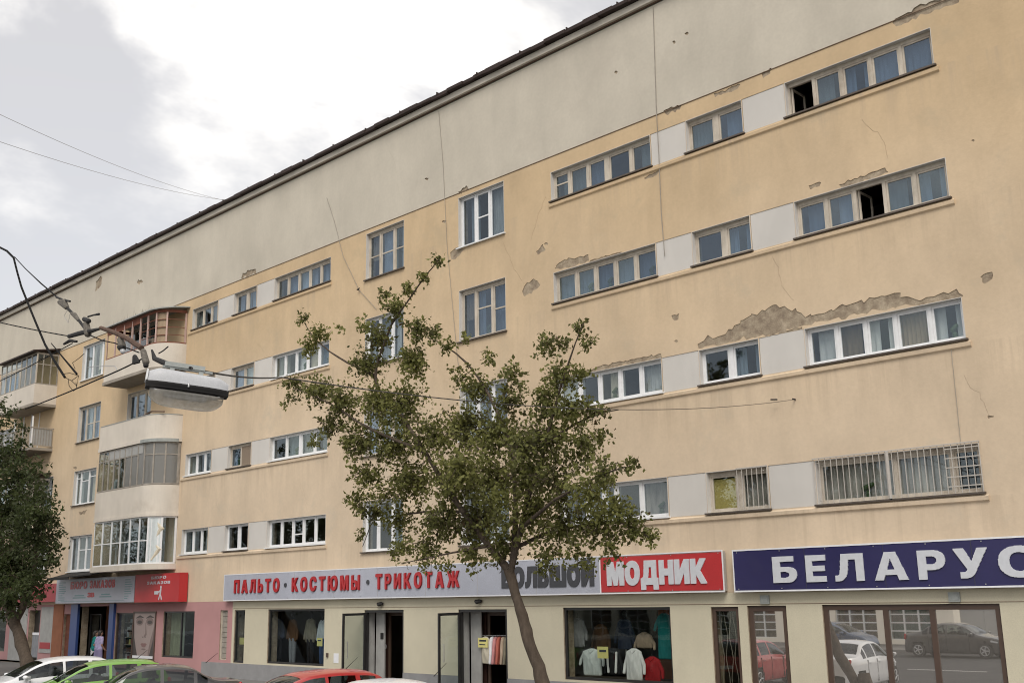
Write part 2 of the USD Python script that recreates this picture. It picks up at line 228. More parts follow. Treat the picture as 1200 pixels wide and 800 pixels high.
M['oppwall'] = grainy('opposite_wall_render', (0.88, 0.83, 0.73), 0.06, 0.5, 0.9, 0.2, 0.08)
M['opppanel'] = grainy('grey_metal_panel', (0.42, 0.42, 0.41), 0.06, 1.0, 0.6, 0.1)

# ------------------------------------------------------------------ prim helpers
_used = {}
def numbered(parent, name):
    k = (parent, name); n = _used.get(k, 0); _used[k] = n+1
    return name if n == 0 else f'{name}_{n:03d}'
ORIGIN = {}          # path of a thing -> its world origin: parts are given in world coordinates
class Node:
    def __init__(s, path, prim): s.path, s.prim = path, prim
    def tag(s, label=None, cat=None, group=None, kind=None):
        for k, v in (('label', label), ('category', cat), ('group', group), ('kind', kind)):
            if v: s.prim.SetCustomDataByKey(k, v)
        return s
def origin_of(path):
    top = '/'.join(path.split('/')[:3]); return ORIGIN.get(top, np.zeros(3))
def thing(name, label, cat, loc=(0, 0, 0), group=None, kind=None, rotz=0.0):
    p = '/World/'+numbered('/World', name)
    x = UsdGeom.Xform.Define(stage, p); x.AddTranslateOp().Set(Gf.Vec3d(*map(float, loc)))
    if rotz: x.AddRotateZOp().Set(math.degrees(rotz))
    ORIGIN[p] = np.array(loc, float)
    return Node(p, x.GetPrim()).tag(label, cat, group, kind)
def obj(name, mesh, m, parent=None, smooth=False, label=None, kind=None, local=False):
    if isinstance(mesh, MB): mesh = mesh.get()
    v, f, n = meshkit.arrays(mesh, smooth)
    par = parent.path if parent is not None else '/World'
    p = par+'/'+numbered(par, name)
    if parent is not None and not local: v = v-origin_of(par)
    q = UsdGeom.Mesh.Define(stage, p)
    from pxr import Vt
    q.CreatePointsAttr(Vt.Vec3fArray.FromNumpy(v.astype(np.float32)))
    q.CreateFaceVertexCountsAttr(Vt.IntArray.FromNumpy(np.full(len(f), 3, np.int32)))
    q.CreateFaceVertexIndicesAttr(Vt.IntArray.FromNumpy(f.astype(np.int32).ravel()))
    q.CreateSubdivisionSchemeAttr('none')
    if n is not None:
        q.CreateNormalsAttr(Vt.Vec3fArray.FromNumpy(n.astype(np.float32))); q.SetNormalsInterpolation('vertex')
    UsdShade.MaterialBindingAPI.Apply(q.GetPrim()).Bind(M[m] if isinstance(m, str) else m)
    return Node(p, q.GetPrim()).tag(label, None, None, kind)
def copy_of(src, name, loc, rotz, label, cat, group=None):
    t = thing(name, label, cat, loc, group, None, rotz)
    t.prim.GetReferences().AddInternalReference(src.prim.GetPath()); t.prim.SetInstanceable(True)
    return t

BOXF = np.array([[0, 2, 1], [0, 3, 2], [4, 5, 6], [4, 6, 7], [0, 1, 5], [0, 5, 4], [1, 2, 6], [1, 6, 5], [2, 3, 7], [2, 7, 6], [3, 0, 4], [3, 4, 7]])
class MB:
    "collects shapes for one mesh"
    def __init__(s): s.v, s.f, s.n = [], [], 0
    def add(s, v, f):
        s.v.append(np.asarray(v, float)); s.f.append(np.asarray(f, int)+s.n); s.n += len(v); return s
    def box(s, x0, x1, y0, y1, z0, z1):
        x0, x1 = min(x0, x1), max(x0, x1); y0, y1 = min(y0, y1), max(y0, y1); z0, z1 = min(z0, z1), max(z0, z1)
        return s.add([[x0, y0, z0], [x1, y0, z0], [x1, y1, z0], [x0, y1, z0], [x0, y0, z1], [x1, y0, z1], [x1, y1, z1], [x0, y1, z1]], BOXF)
    def mesh(s, m):
        v, f, _ = meshkit.arrays(m); return s.add(v, f)
    def tube(s, pts, rad, sides=8, cap=True):
        pts = np.asarray(pts, float); k = len(pts); r = np.broadcast_to(rad, (k,))
        t = np.gradient(pts, axis=0); t /= np.maximum(np.linalg.norm(t, axis=1, keepdims=True), 1e-9)
        ref = np.array([0, 0, 1.]) if abs(t[0, 2]) < 0.9 else np.array([1., 0, 0])
        rings = []
        for i in range(k):
            a = np.cross(t[i], ref); a /= max(np.linalg.norm(a), 1e-9); b = np.cross(a, t[i]); ref = b
            th = np.arange(sides)*2*PI/sides
            rings.append(pts[i]+r[i]*(np.cos(th)[:, None]*a+np.sin(th)[:, None]*b))
        v = np.vstack(rings); f = []
        for i in range(k-1):
            for j in range(sides):
                a, b = i*sides+j, i*sides+(j+1) % sides
                f += [[a, a+sides, b+sides], [a, b+sides, b]]
        if cap:
            n = len(v); v = np.vstack([v, pts[:1], pts[-1:]])
            for j in range(sides):
                f.append([n, j, (j+1) % sides]); f.append([n+1, (k-1)*sides+(j+1) % sides, (k-1)*sides+j])
        return s.add(v, f)
    def get(s): return (np.vstack(s.v), np.vstack(s.f))
def bx(*a): return MB().box(*a)
def tb(*a, **k): return MB().tube(*a, **k)
def prism_xz(poly, yfront, depth):
    "extrudes a polygon given in (x, z) from yfront back to yfront + depth"
    mb = MB()
    for g in getattr(poly, 'geoms', [poly]):
        if g.is_empty or g.area < 1e-6: continue
        m = trimesh.creation.extrude_polygon(g, depth, engine='earcut'); v = np.array(m.vertices)
        mb.add(np.stack([v[:, 0], yfront+depth-v[:, 2], v[:, 1]], 1), m.faces)
    return mb
def prism_xy(poly, z0, h):
    m = trimesh.creation.extrude_polygon(poly, h, engine='earcut'); m.apply_translation([0, 0, z0]); return MB().mesh(m)
def hull(pts_r, seg=16):
    "hull of spheres [(x,y,z,r), ...]"
    return manifold3d.Manifold.batch_hull([manifold3d.Manifold.sphere(r, seg).translate((x, y, z)) for x, y, z, r in pts_r])
def rough_poly(pts, amp, seed=0, step=0.12):
    "a ragged outline along the given one"
    pts = np.asarray(pts, float); out = []; rg = np.random.default_rng(seed)
    for i in range(len(pts)):
        a, b = pts[i], pts[(i+1) % len(pts)]; n = max(1, int(np.linalg.norm(b-a)/step))
        for k in range(n): out.append(a+(b-a)*k/n+rg.normal(0, amp, 2)*(1 if k else 0.4))
    p = Polygon(out).buffer(0).buffer(.016).buffer(-.03).buffer(.014)
    if p.is_empty: p = Polygon(pts)
    return max(p.geoms, key=lambda g: g.area) if hasattr(p, 'geoms') else p

# lettering ----------------------------------------------------------
from PIL import Image, ImageDraw, ImageFont
_font = ImageFont.truetype(glob.glob('/opt/blender-*/*/datafiles/fonts/Inter.woff2')[0], 96)
def glyph(ch, weight=900, stroke=0):
    from shapely import box as sb, union_all
    _font.set_variation_by_axes([32, weight])
    x0, y0, x1, y1 = _font.getbbox(ch, anchor='ls', stroke_width=stroke)
    im = Image.new('L', (int(x1-x0)+8, int(y1-y0)+8)); ImageDraw.Draw(im).text((4-x0, 4-y0), ch, 255, _font, anchor='ls', stroke_width=stroke)
    on = np.pad(np.asarray(im) > 127, ((0, 0), (1, 1))).astype(np.int8)
    rows, st = np.nonzero(np.diff(on, axis=1) == 1); en = np.nonzero(np.diff(on, axis=1) == -1)[1]
    g = union_all(sb(st, -rows-1, en, -rows)).buffer(0.6).buffer(-0.6).simplify(0.7)
    from shapely import affinity
    return affinity.translate(g, -g.bounds[0], 4-y0)       # left edge at 0, baseline at 0
CAPH = 70.0
def put_letter(parent, ch, x0, x1, z0, h, yfront, depth, m, weight=900, stroke=0, name='letter', back=None):
    from shapely import affinity
    g = glyph(ch, weight, stroke); w = g.bounds[2]
    g = affinity.scale(g, (x1-x0)/w, h/CAPH, origin=(0, 0)); g = affinity.translate(g, x0, z0)
    return obj(name, prism_xz(g, yfront, depth), m, parent)
def put_word(parent, word, x0, x1, z0, h, yfront, depth, m, gap=0.25, weight=900, stroke=0, name='letter'):
    ws = [glyph(c, weight, stroke).bounds[2] if c != ' ' else 30 for c in word]
    tot = sum(ws)+gap*40*(len(word)-1); s = (x1-x0)/tot; x = x0
    for c, w in zip(word, ws):
        if c != ' ': put_letter(parent, c, x, x+w*s, z0, h, yfront, depth, m, weight, stroke, name)
        x += (w+gap*40)*s

# ------------------------------------------------------------------ ground, road, pavement
obj('ground', bx(-400, 400, -400, 400, -0.6, -0.25), 'earth').tag('bare outer ground around the street', 'ground', None, 'structure')
obj('road', bx(-160, 120, -5.0, 16.35, -0.2, -0.13), 'asphalt').tag('grey asphalt road in front of the building', 'road', None, 'structure')
obj('pavement', bx(-160, 120, 16.5, 23.3, -0.2, 0.0), 'paving').tag('asphalt pavement along the shopfronts', 'pavement', None, 'structure')
obj('far_pavement', bx(-160, 120, -9.9, -5.15, -0.2, 0.0), 'paving').tag('pavement across the street', 'pavement', None, 'structure')
kerb = MB(); kerb2 = MB()
for i in range(140):
    kerb.box(-160+2*i+0.006, -158+2*i-0.006, 16.35, 16.5, -0.2, 0.012); kerb2.box(-160+2*i+0.006, -158+2*i-0.006, -5.15, -5.0, -0.2, 0.012)
obj('kerb', kerb, 'kerbstone').tag('granite kerb along the pavement', 'kerb', None, 'structure')
obj('far_kerb', kerb2, 'kerbstone').tag('granite kerb across the street', 'kerb', None, 'structure')
for i in range(16):
    obj('lane_line', bx(-90+7*i, -87+7*i, 5.0, 5.12, -0.13, -0.126), 'paint_line').tag(None, None, None, 'structure')

# ------------------------------------------------------------------ the apartment building
BX0, BX1, ROOFZ = -78.0, -4.5, 19.3
bld = thing('apartment_building', 'long five storey apartment building of peeling yellow plaster with shops below', 'building', (-41.0, FY, 0.0))
holes = []        # openings through the whole wall
def hole(x0, x1, z0, z1): holes.append(sbox(x0, z0, x1, z1)); return (x0, x1, z0, z1)

ROW = {'A': (11.58, 12.52), 'B': (8.38, 9.33), 'C': (5.17, 6.10), 'D': (1.90, 2.93)}
ROW = {k: (a+2.9, b+2.9) for k, (a, b) in ROW.items()}
SROW = {'A': (11.11, 12.86), 'B': (7.94, 9.66), 'C': (4.74, 6.46), 'D': (1.50, 3.22)}
SROW = {k: (a+2.9, b+2.9) for k, (a, b) in SROW.items()}
LROW = {'A': (10.97, 12.78), 'B': (7.80, 9.62), 'C': (4.68, 6.39), 'D': (1.49, 3.20)}
LROW = {k: (a+2.9, b+2.9) for k, (a, b) in LROW.items()}
COL = {1: (-12.98, -9.15), 2: (-16.06, -14.26), 3: (-21.10, -17.28), 4: (-25.29, -23.14), 5: (-30.26, -28.11), 6: (-36.22, -32.42), 7: (-39.28, -37.54), 8: (-42.72, -40.58), 9: (-53.85, -51.35), 10: (-58.35, -56.35)}

def wavy(x0, x1, y, z0, z1, amp=0.03, per=0.16, seed=0, n=None):
    n = n or max(8, int((x1-x0)/per*6)); rg = np.random.default_rng(seed)
    xs = np.linspace(x0, x1, n); ph = rg.uniform(0, 6); k = 2*PI/per
    v = []
    for r_, z in enumerate((z0, (z0+z1)/2, z1)):
        yy = y+amp*np.sin(k*xs+ph+0.5*np.sin(3.1*xs+r_*.4))*(1.1-0.25*r_)
        v.append(np.stack([xs, yy, np.full(n, z)], 1))
    v = np.vstack(v); f = []
    for r_ in range(2):
        for i in range(n-1):
            a = r_*n+i; f += [[a, a+1, a+1+n], [a, a+1+n, a+n]]
    return MB().add(v, f)

WREC = 0.13      # how far a window stands back from the facade
def window(x0, x1, z0, z1, panes, style='old', parent=None, sill=True, seed=0, label=None, wide=None, y=FY, through=True, reveal=True):
    """panes: list of (weight, code). b glass with a net curtain, B bright curtain, u bluish curtain, d dark glass, o open and dark, h transom glass,
    c dirty curtain, e beige half curtain, p board, y yellow blind, w white blank panel; a digit after it = height of a transom bar in tenths"""
    if through: hole(x0, x1, z0, z1)
    rg = np.random.default_rng(seed+int(abs(x0)*100)+int(z0*100))
    pvc = style == 'pvc'; m = {'pvc': 'pvc', 'old': 'oldwood', 'oldn': 'oldwood', 'grey': 'greywood', 'black': 'blackframe', 'brown': 'brownframe'}[style]
    yf = y+WREC; fr = 0.055 if pvc else 0.06; d = 0.07
    top = fr if pvc else fr+0.05
    # outer frame and mullions are the window itself; reveals, sashes, panes, sill, curtain are its pieces
    fb = MB()
    e = 0.004
    fb.box(x0+e, x1-e, yf, yf+d, z1-top, z1-e); fb.box(x0+e, x1-e, yf, yf+d, z0+e, z0+fr)
    fb.box(x0+e, x0+fr, yf+0.001, yf+d-.001, z0+fr, z1-top); fb.box(x1-fr, x1-e, yf+0.001, yf+d-.001, z0+fr, z1-top)
    tot = sum(w for w, _ in panes); mul = 0.07 if pvc else 0.085
    iw = (x1-x0-2*fr); xs = []; x = x0+fr
    for i, (w, c) in enumerate(panes):
        a, b = x, x+iw*w/tot; x = b; xs.append((a, b, c))
        if i < len(panes)-1:
            mm = mul*(1.9 if wide and i in wide else 1)
            fb.box(b-mm/2, b+mm/2, yf-0.006, yf+d-0.004, z0+fr, z1-top)
    wn = obj('window', fb, m, parent or bld, label=label)
    if reveal:
        rv = MB(); t = 0.012; yb = yf+0.03
        rv.box(x0, x0+t, y-0.002, yb, z0+t, z1-t); rv.box(x1-t, x1, y-0.002, yb, z0+t, z1-t); rv.box(x0, x1, y-0.002, yb, z1-t, z1)
        rv.box(x0, x1, y-0.002, yb, z0, z0+t)
        obj('reveal', rv, 'panel' if style != 'black' else 'blackframe', wn)
    for i, (a, b, c) in enumerate(xs):
        code, trn = c[0], (int(c[1])/10 if len(c) > 1 else None)
        mm = mul*(1.9 if wide and i in wide else 1)/2; ml = mul*(1.9 if wide and i-1 in wide else 1)/2
        pa, pb = a+(ml if i else 0), b-(mm if i < len(xs)-1 else 0); pz0, pz1 = z0+fr, z1-top
        if code == 'w':
            obj('blank_panel', bx(pa, pb, yf+0.02, yf+0.045, pz0, pz1), 'pvc', wn); continue
        if code == 'p':
            obj('board', bx(pa, pb, yf-0.01, yf+0.02, pz0, pz1), 'board', wn); continue
        s = 0.05 if pvc else 0.045
        if code == 'o':                         # the sash stands open into the room
            sb_ = MB(); L = pb-pa
            sb_.box(pa+0.005, pa+0.045, yf+d+0.01, yf+d+L, pz0, pz0+s); sb_.box(pa+0.005, pa+0.045, yf+d+0.01, yf+d+L, pz1-s, pz1)
            sb_.box(pa+0.005, pa+0.045, yf+d+L-s, yf+d+L, pz0+s, pz1-s); sb_.box(pa+0.005, pa+0.045, yf+d+0.01, yf+d+0.01+s, pz0+s, pz1-s)
            obj('sash', sb_, m, wn, label='sash standing open'); continue
        sb_ = MB()
        ys = yf+0.012
        if code != 'f':
            sb_.box(pa+.002, pb-.002, ys, ys+0.045, pz0+.002, pz0+s); sb_.box(pa+.002, pb-.002, ys, ys+0.045, pz1-s, pz1-.002)
            sb_.box(pa+.002, pa+s, ys+.001, ys+0.044, pz0+s, pz1-s); sb_.box(pb-s, pb-.002, ys+.001, ys+0.044, pz0+s, pz1-s)
            if trn: zt = pz0+(pz1-pz0)*trn; sb_.box(pa+s, pb-s, ys+.002, ys+0.043, zt-0.022, zt+0.022)
            obj('sash', sb_, m, wn)
        zz = (pz0+s*.5, pz1-s*.5)
        obj('pane', bx(pa+s*.5, pb-s*.5, ys+0.02, ys+0.026, *zz), 'glass_old' if style == 'old' else 'glass', wn)
        yc = yf+d+0.10+rg.uniform(0, .05)
        cm = {'b': 'net', 'B': 'net_bright', 'u': 'blue_net', 'c': 'dirty', 'e': 'beige_c', 'y': 'blind'}.get(code)
        if code == 'y': obj('blind', bx(pa-.01, pb+.01, ys+0.06, ys+0.065, pz0, pz1-0.08), 'blind', wn)
        elif code == 'e': obj('curtain', wavy(pa-.03, pb+.03, yc, pz0+(pz1-pz0)*.45, pz1, seed=i), cm, wn)
        elif cm:
            k = rg.random(); ca, cb = pa-.05, pb+.05; per = rg.uniform(.09, .22)
            spans = [(ca, cb)] if k < .45 or code == 'c' else [(ca, ca+(cb-ca)*rg.uniform(.5, .8))] if k < .62 else [(ca+(cb-ca)*rg.uniform(.2, .5), cb)] if k < .8 else [(ca, ca+(cb-ca)*.36), (cb-(cb-ca)*.36, cb)]
            if code in 'bB' and rg.random() < .25: cm = ['blue_net', 'beige_c', 'net', 'net_bright'][rg.integers(4)]
            for q, (sa, sb2) in enumerate(spans): obj('curtain', wavy(sa, sb2, yc, pz0-.02, pz1+.02, rg.uniform(.012, .03), per, seed=seed*17+i+q), cm, wn)
            if rg.random() < .3 and z0 < 14: obj('sill_pot', MB().mesh(hull([(pa+(pb-pa)*.6, yf+d+.06, pz0+.03, .05), (pa+(pb-pa)*.6, yf+d+.06, pz0+.14, .06)], 10)).mesh(hull([(pa+(pb-pa)*.55, yf+d+.06, pz0+.25, .07), (pa+(pb-pa)*.66, yf+d+.07, pz0+.33, .05)], 8)), 'leafplain', wn)
    if sill:
        obj('sill', bx(x0-0.06, x1+0.05, y-0.075, y+0.135, z0-0.035, z0+0.006), 'sill' if style != 'pvc' or rg.random() < .35 else 'pvc', wn)
    return wn

def w(col, row, codes, style='old', wide=None, label=None, dz=0, x=None):
    R_ = LROW if col >= 9 else SROW if col in (4, 5) else ROW
    x0, x1 = x or COL[col]; z0, z1 = R_[row]
    ps = []
    for c in codes.split():
        mt = re.match(r'([a-zA-Z]\d?)(?:x([\d.]+))?$', c); ps.append((float(mt.group(2) or 1), mt.group(1)))
    return window(x0, x1, z0+dz, z1+dz, ps, style, wide=wide, seed=col*10+ord(row), label=label)

w(1, 'A', 'ox0.9 u u u u', 'old', label='five pane window, leftmost sash open'); w(1, 'B', 'u u o u u', 'old', label='five pane window, middle sash open'); w(1, 'C', 'B B B bx1.1 B', 'pvc', label='white five pane window')
w(2, 'A', 'u u', 'old', (0,)); w(2, 'B', 'dx1.1 u', 'old', (0,)); w(2, 'C', 'd u', 'pvc', (0,))
w(3, 'A', 'u6x0.8 u u dx1.2 u', 'old', (2,)); w(3, 'B', 'u u u u u', 'old'); w(3, 'C', 'B d B d B', 'pvc'); w(3, 'D', 'd Bx0.7 Bx0.5 d cx1.05', 'pvc')
w(4, 'A', 'ux.9 d5x.9 b', 'pvc'); w(4, 'B', 'ex.8 u6 u5x.85', 'old'); w(4, 'C', 'Bx.9 u u', 'pvc'); w(4, 'D', 'd d5 b', 'pvc')
w(5, 'A', 'e5x.8 b5 b5x.8', 'old'); w(5, 'B', 'Bx.9 B5 b', 'pvc'); w(5, 'C', 'b b b', 'old'); w(5, 'D', 'd6x.8 d6 bx.8', 'pvc')
w(6, 'A', 'b b b b b', 'old'); w(6, 'B', 'bx.9 d B B u', 'pvc'); w(6, 'C', 'd u b u', 'pvc', (1,)); w(6, 'D', 'd d d4x.9 d d', 'pvc')
w(7, 'A', 'b b', 'old', (0,)); w(7, 'B', 'b B', 'old'); w(7, 'C', 'bx.9 p', 'old', label='half boarded window'); w(7, 'D', 'd d', 'pvc', (0,))
w(8, 'A', 'b d B', 'old'); w(8, 'B', 'd b d', 'old'); w(8, 'C', 'b d B', 'pvc'); w(8, 'D', 'd d b', 'pvc')
w(9, 'A', 'bx.8 B Bx.4', 'pvc'); w(9, 'B', 'bx.7 B5 B5', 'old'); w(9, 'C', 'B8x.5 d7x.9 B8', 'pvc'); w(9, 'D', 'dx.9 d6 d6', 'pvc')
w(10, 'C', 'B d B', 'pvc'); w(10, 'D', 'd d b', 'pvc'); 
for r_ in 'ABCD':
    for k, xx in enumerate(((-64.6, -62.2), (-69.6, -67.2), (-74.6, -72.2))): w(9, r_, 'b d B', 'old' if (k+ord(r_)) % 2 else 'pvc', x=xx)
# ground-floor windows behind grilles (row D, right)
def grille(wn, x0, x1, z0, z1, n, mids=(), rails=2, y=FY):
    g = MB(); yy = y-0.045
    for i in range(n+1):
        xx = x0+(x1-x0)*i/n; g.box(xx-.007, xx+.007, yy-.007, yy+.007, z0, z1)
    for zz in np.linspace(z0, z1, rails): g.box(x0-.02, x1+.02, yy-.022, yy-.006, zz-.013, zz+.013)
    for xx in mids: g.box(xx-.03, xx+.03, yy-.03, yy-.006, z0, z1)
    for xx in (x0+.1, x1-.1):
        for zz in (z0+.1, z1-.1): g.box(xx-.01, xx+.01, yy, y+.002, zz-.01, zz+.01)
    obj('grille', g, 'grillepaint', wn)
a = w(1, 'D', 'cx2.4 cx1.7 dx.75', 'oldn', label='window behind a white bar grille with dirty curtains')
grille(a, COL[1][0]-.02, COL[1][1]+.02, ROW['D'][0]-.02, ROW['D'][1]+.03, 26, (COL[1][0]+(COL[1][1]-COL[1][0])*.475,))
gr2 = MB()
for i in range(5): gr2.box(COL[1][1]-.72, COL[1][1]+.02, FY-.05, FY-.034, ROW['D'][0]+.15+i*.2, ROW['D'][0]+.17+i*.2)
obj('grille_bars', gr2, 'grillepaint', a)
a = w(2, 'D', 'y c', 'oldn', (0,), label='window with a yellow blind and a barred right half')
grille(a, (COL[2][0]+COL[2][1])/2+.05, COL[2][1], ROW['D'][0], ROW['D'][1], 6)

# white panels between the strip windows, and the ledges under them
def panel(xa, xb, row, label=None):
    z0, z1 = ROW[row]; hole(xa+.012, xb-.012, z0-.02, z1)
    obj('panel', bx(xa+.02, xb-.02, FY+.012, FY+.35, z0-.016, z1-.004), 'panel', bld, label=label)
for r_ in 'ABCD':
    panel(COL[2][1], COL[1][0], r_); panel(COL[3][1], COL[2][0], r_); panel(COL[7][1], COL[6][0], r_); panel(COL[8][1], COL[7][0], r_)
    z = ROW[r_][0]-.035
    for xa, xb in ((COL[3][0]-.08, COL[1][1]+.1), (COL[8][0]-.3, COL[6][1]+.08)):
        obj('ledge', MB().add([[xa, FY-.05, z-.13], [xb, FY-.05, z-.13], [xb, FY+.01, z-.17], [xa, FY+.01, z-.17], [xa, FY-.055, z-.05], [xb, FY-.055, z-.05], [xb, FY+.01, z-.005], [xa, FY+.01, z-.005]], BOXF), 'yellow', bld)

# balcony doors behind the balconies
window(-48.5, -46.15, 9.95+.2, 12.45, [(0.8, 'b'), (1, 'B'), (0.9, 'd')], 'old', sill=False, label='balcony door')
window(-48.5, -46.15, 13.1, 15.6, [(0.8, 'b'), (1, 'B'), (0.9, 'd')], 'old', sill=False, label='balcony door')
window(-48.5, -46.15, 6.9, 9.2, [(0.8, 'd'), (1, 'B'), (0.9, 'd')], 'old', sill=False, label='balcony door')
window(-48.3, -44.15, 4.5, 6.2, [(1, 'd'), (1, 'b'), (0.9, 'd')], 'pvc', sill=False, label='balcony door')

# shop openings --------------------------------------------------------
def shopfront(x0, x1, z0, z1, frame='blackframe', mull=(), glass='glass', t=0.07, name='shop_window', rec=0.05, label=None, transom=None, pane=True):
    hole(x0, x1, z0, z1); yf = FY+rec
    fb = MB(); e = .003
    fb.box(x0+e, x1-e, yf, yf+.08, z1-t, z1-e); fb.box(x0+e, x1-e, yf, yf+.08, z0+e, z0+t)
    fb.box(x0+e, x0+t, yf+.001, yf+.079, z0+t, z1-t); fb.box(x1-t, x1-e, yf+.001, yf+.079, z0+t, z1-t)
    for mx_ in mull: fb.box(mx_-t/2, mx_+t/2, yf+.002, yf+.078, z0+t, z1-t)
    wn = obj(name, fb, frame, bld, label=label)
    if pane:
        xs = [x0+t]+[q for mx_ in mull for q in (mx_-t/2, mx_+t/2)]+[x1-t]
        for i in range(0, len(xs), 2): obj('pane', bx(xs[i]-.01, xs[i+1]+.01, yf+.03, yf+.038, z0+t-.01, z1-t+.01), glass, wn)
    return wn
SZ0, SZ1 = 0.62, 2.53
shopfront(-35.95, -32.38, SZ0, SZ1+.02, glass='glass_shop'); shopfront(-21.1, -17.4, SZ0, SZ1, glass='glass_shop')
shopfront(-38.3, -37.55, 0.58, SZ1); wslim = shopfront(-39.35, -38.8, 0.66, SZ1, 'oldwood', pane=False, t=.04, label='slim glass block window')
gb = MB()
for i in range(9): gb.box(-39.3, -38.85, FY+.09, FY+.16, .72+i*.196, .72+i*.196+.18)
obj('glass_block', gb, 'greywood', wslim, kind='stuff')
shopfront(-13.1, -9.1, 0.55, 2.55, 'brownframe', (-11.6, -10.55), 'glass_mir', .12, label='brown framed shop window mirroring the street')
wg = shopfront(-16.15, -15.35, 0.2, 2.52, 'brownframe', (), 'glass', .1)
gl = MB()
for i in range(5):
    xx = -16.0+i*.125; zs = np.linspace(.35, 2.4, 18); gl.tube(np.stack([xx+.035*np.sin(zs*6+i*PI), np.full(18, FY+.2), zs], 1), .008, 5)
obj('grating', gl, 'greywood', wg)
shopfront(-15.1, -14.03, 0.2, 2.54, 'brownframe', (), 'glass_mir', .13, name='shop_door', label='brown framed glass door')
# doorways of the clothes shop
def doorway(x0, x1, leafw, hinge, label):
    hole(x0, x1, .12, 2.5)
    fb = MB(); yf = FY+.03
    fb.box(x0, x1, yf, yf+.1, 2.42, 2.497); fb.box(x0+.003, x0+.09, yf, yf+.1, .12, 2.42); fb.box(x1-.09, x1-.003, yf, yf+.1, .12, 2.42)
    d_ = obj('shop_door', fb, 'blackframe', bld, label=label)
    lf = MB(); xx = hinge; y1, y0 = FY+.02, FY-leafw
    lf.box(xx-.025, xx+.025, y0, y1, 2.33, 2.41); lf.box(xx-.025, xx+.025, y0, y1, .16, .3)
    lf.box(xx-.025, xx+.025, y0, y0+.075, .3, 2.33); lf.box(xx-.025, xx+.025, y1-.075, y1, .3, 2.33)
    obj('door_leaf', lf, 'blackframe', d_, label='open door leaf with a black frame')
    obj('pane', bx(xx-.004, xx+.004, y0+.07, y1-.07, .29, 2.34), 'glass_shop', d_)
    obj('reveal', MB().box(x0+.001, x0+.014, FY+.13, FY+.44, .12, 2.49).box(x1-.014, x1-.001, FY+.13, FY+.44, .12, 2.49).box(x0+.014, x1-.014, FY+.13, FY+.44, 2.48, 2.494), 'silver', d_)
    hd = MB().tube([[xx+.03, y0+.16, 1.0], [xx+.075, y0+.16, 1.0], [xx+.075, y0+.16, 1.5], [xx+.03, y0+.16, 1.5]], .012, 6)
    obj('door_handle', hd, 'steel', d_)
    obj('inner_panel', bx(x0+.1, x0+.55, FY+.42, FY+.47, .14, 2.42), 'silver', d_)
    yi = FY+.62; q0, q1 = x0*yi/FY+.62, x1*yi/FY-.02
    obj('inner_door', MB().box(q0, q0+.62, yi, yi+.05, .14, 2.42), 'rustdoor', d_); obj('inner_door', MB().box(q0+.7, q0+.8, yi, yi+.05, .14, 2.42).box(q0+.8, q1, yi, yi+.05, 2.3, 2.42).box(q0+.8, q1, yi, yi+.05, .14, .3), 'brownframe', d_)
    return d_
d1 = doorway(-30.11, -28.05, .93, -30.06, 'open black framed shop doorway with a round sticker')
d2 = doorway(-25.43, -23.32, .86, -25.38, 'open black framed shop doorway with a clothes rack inside')
st = trimesh.creation.cylinder(.09, .006, sections=24); st.apply_transform(trimesh.transformations.rotation_matrix(PI/2, [1, 0, 0])); st.apply_translation([at(451, 757, FY+.60)[0], FY+.60, at(451, 757, FY+.60)[2]])
obj('sticker', st, 'paper', d1)
obj('intercom', bx(-29.75, -29.6, FY+.40, FY+.42, 1.55, 1.75), 'blackframe', d1)
# the order bureau's front: entry between blue columns, display window, poster, curtained window
hole(-52.1, -48.8, .1, 2.75); hole(-53.85, -52.9, .1, 2.4)
obj('brown_door', MB().box(-53.85, -52.9, FY+.12, FY+.18, .1, 2.4), 'rustwood', bld)
obj('column', bx(-52.85, -52.1, FY-.12, FY+.1, 0, 2.86), 'bluecol', bld, label='blue shop column')
obj('column', bx(-48.8, -48.36, FY-.12, FY+.1, 0, 2.86), 'bluecol', bld, label='blue shop column')
ent = MB(); ent.box(-52.1, -48.8, FY+1.3, FY+1.36, .1, 2.75)
obj('entry_wall', ent, 'orange', bld)
ed = shopfront(-52.08, -50.9, .12, 2.4, 'blackframe', (), 'glass', .06, name='entry_door', rec=.5)
shopfront(-48.34, -46.68, .3, 2.45, 'brownframe', (), 'glass', .06)
wcur = shopfront(-43.95, -41.35, .65, 2.5, 'blackframe', (-42.5,), 'glass', .06, label='shop window with a pale green drape')
obj('drape', wavy(-43.9, -42.75, FY+.35, .7, 2.48, .03, .2, 4), 'curtain_green', wcur)
obj('pilaster', bx(-55.0, -53.86, FY-.05, FY+.02, 0, 2.86), 'orange', bld)
hole(-58.05, -56.65, .1, 2.6)
obj('dark_door', bx(-58.05, -56.65, FY+.3, FY+.36, .1, 2.6), 'blackframe', bld)
obj('wall_panel', bx(-56.5, -55.05, FY-.03, FY+.02, .55, 2.75), 'silver', bld)
obj('wall_strip', bx(-56.4, -55.15, FY-.045, FY-.03, .75, 1.05), 'signdkred', bld)
obj('wall_panel', bx(-60.4, -58.2, FY-.03, FY+.02, .1, 2.8), 'silver', bld)
hole(-66, -61, .5, 2.6); obj('shop_glazing', bx(-66, -61, FY+.1, FY+.12, .5, 2.6), 'glass', bld)

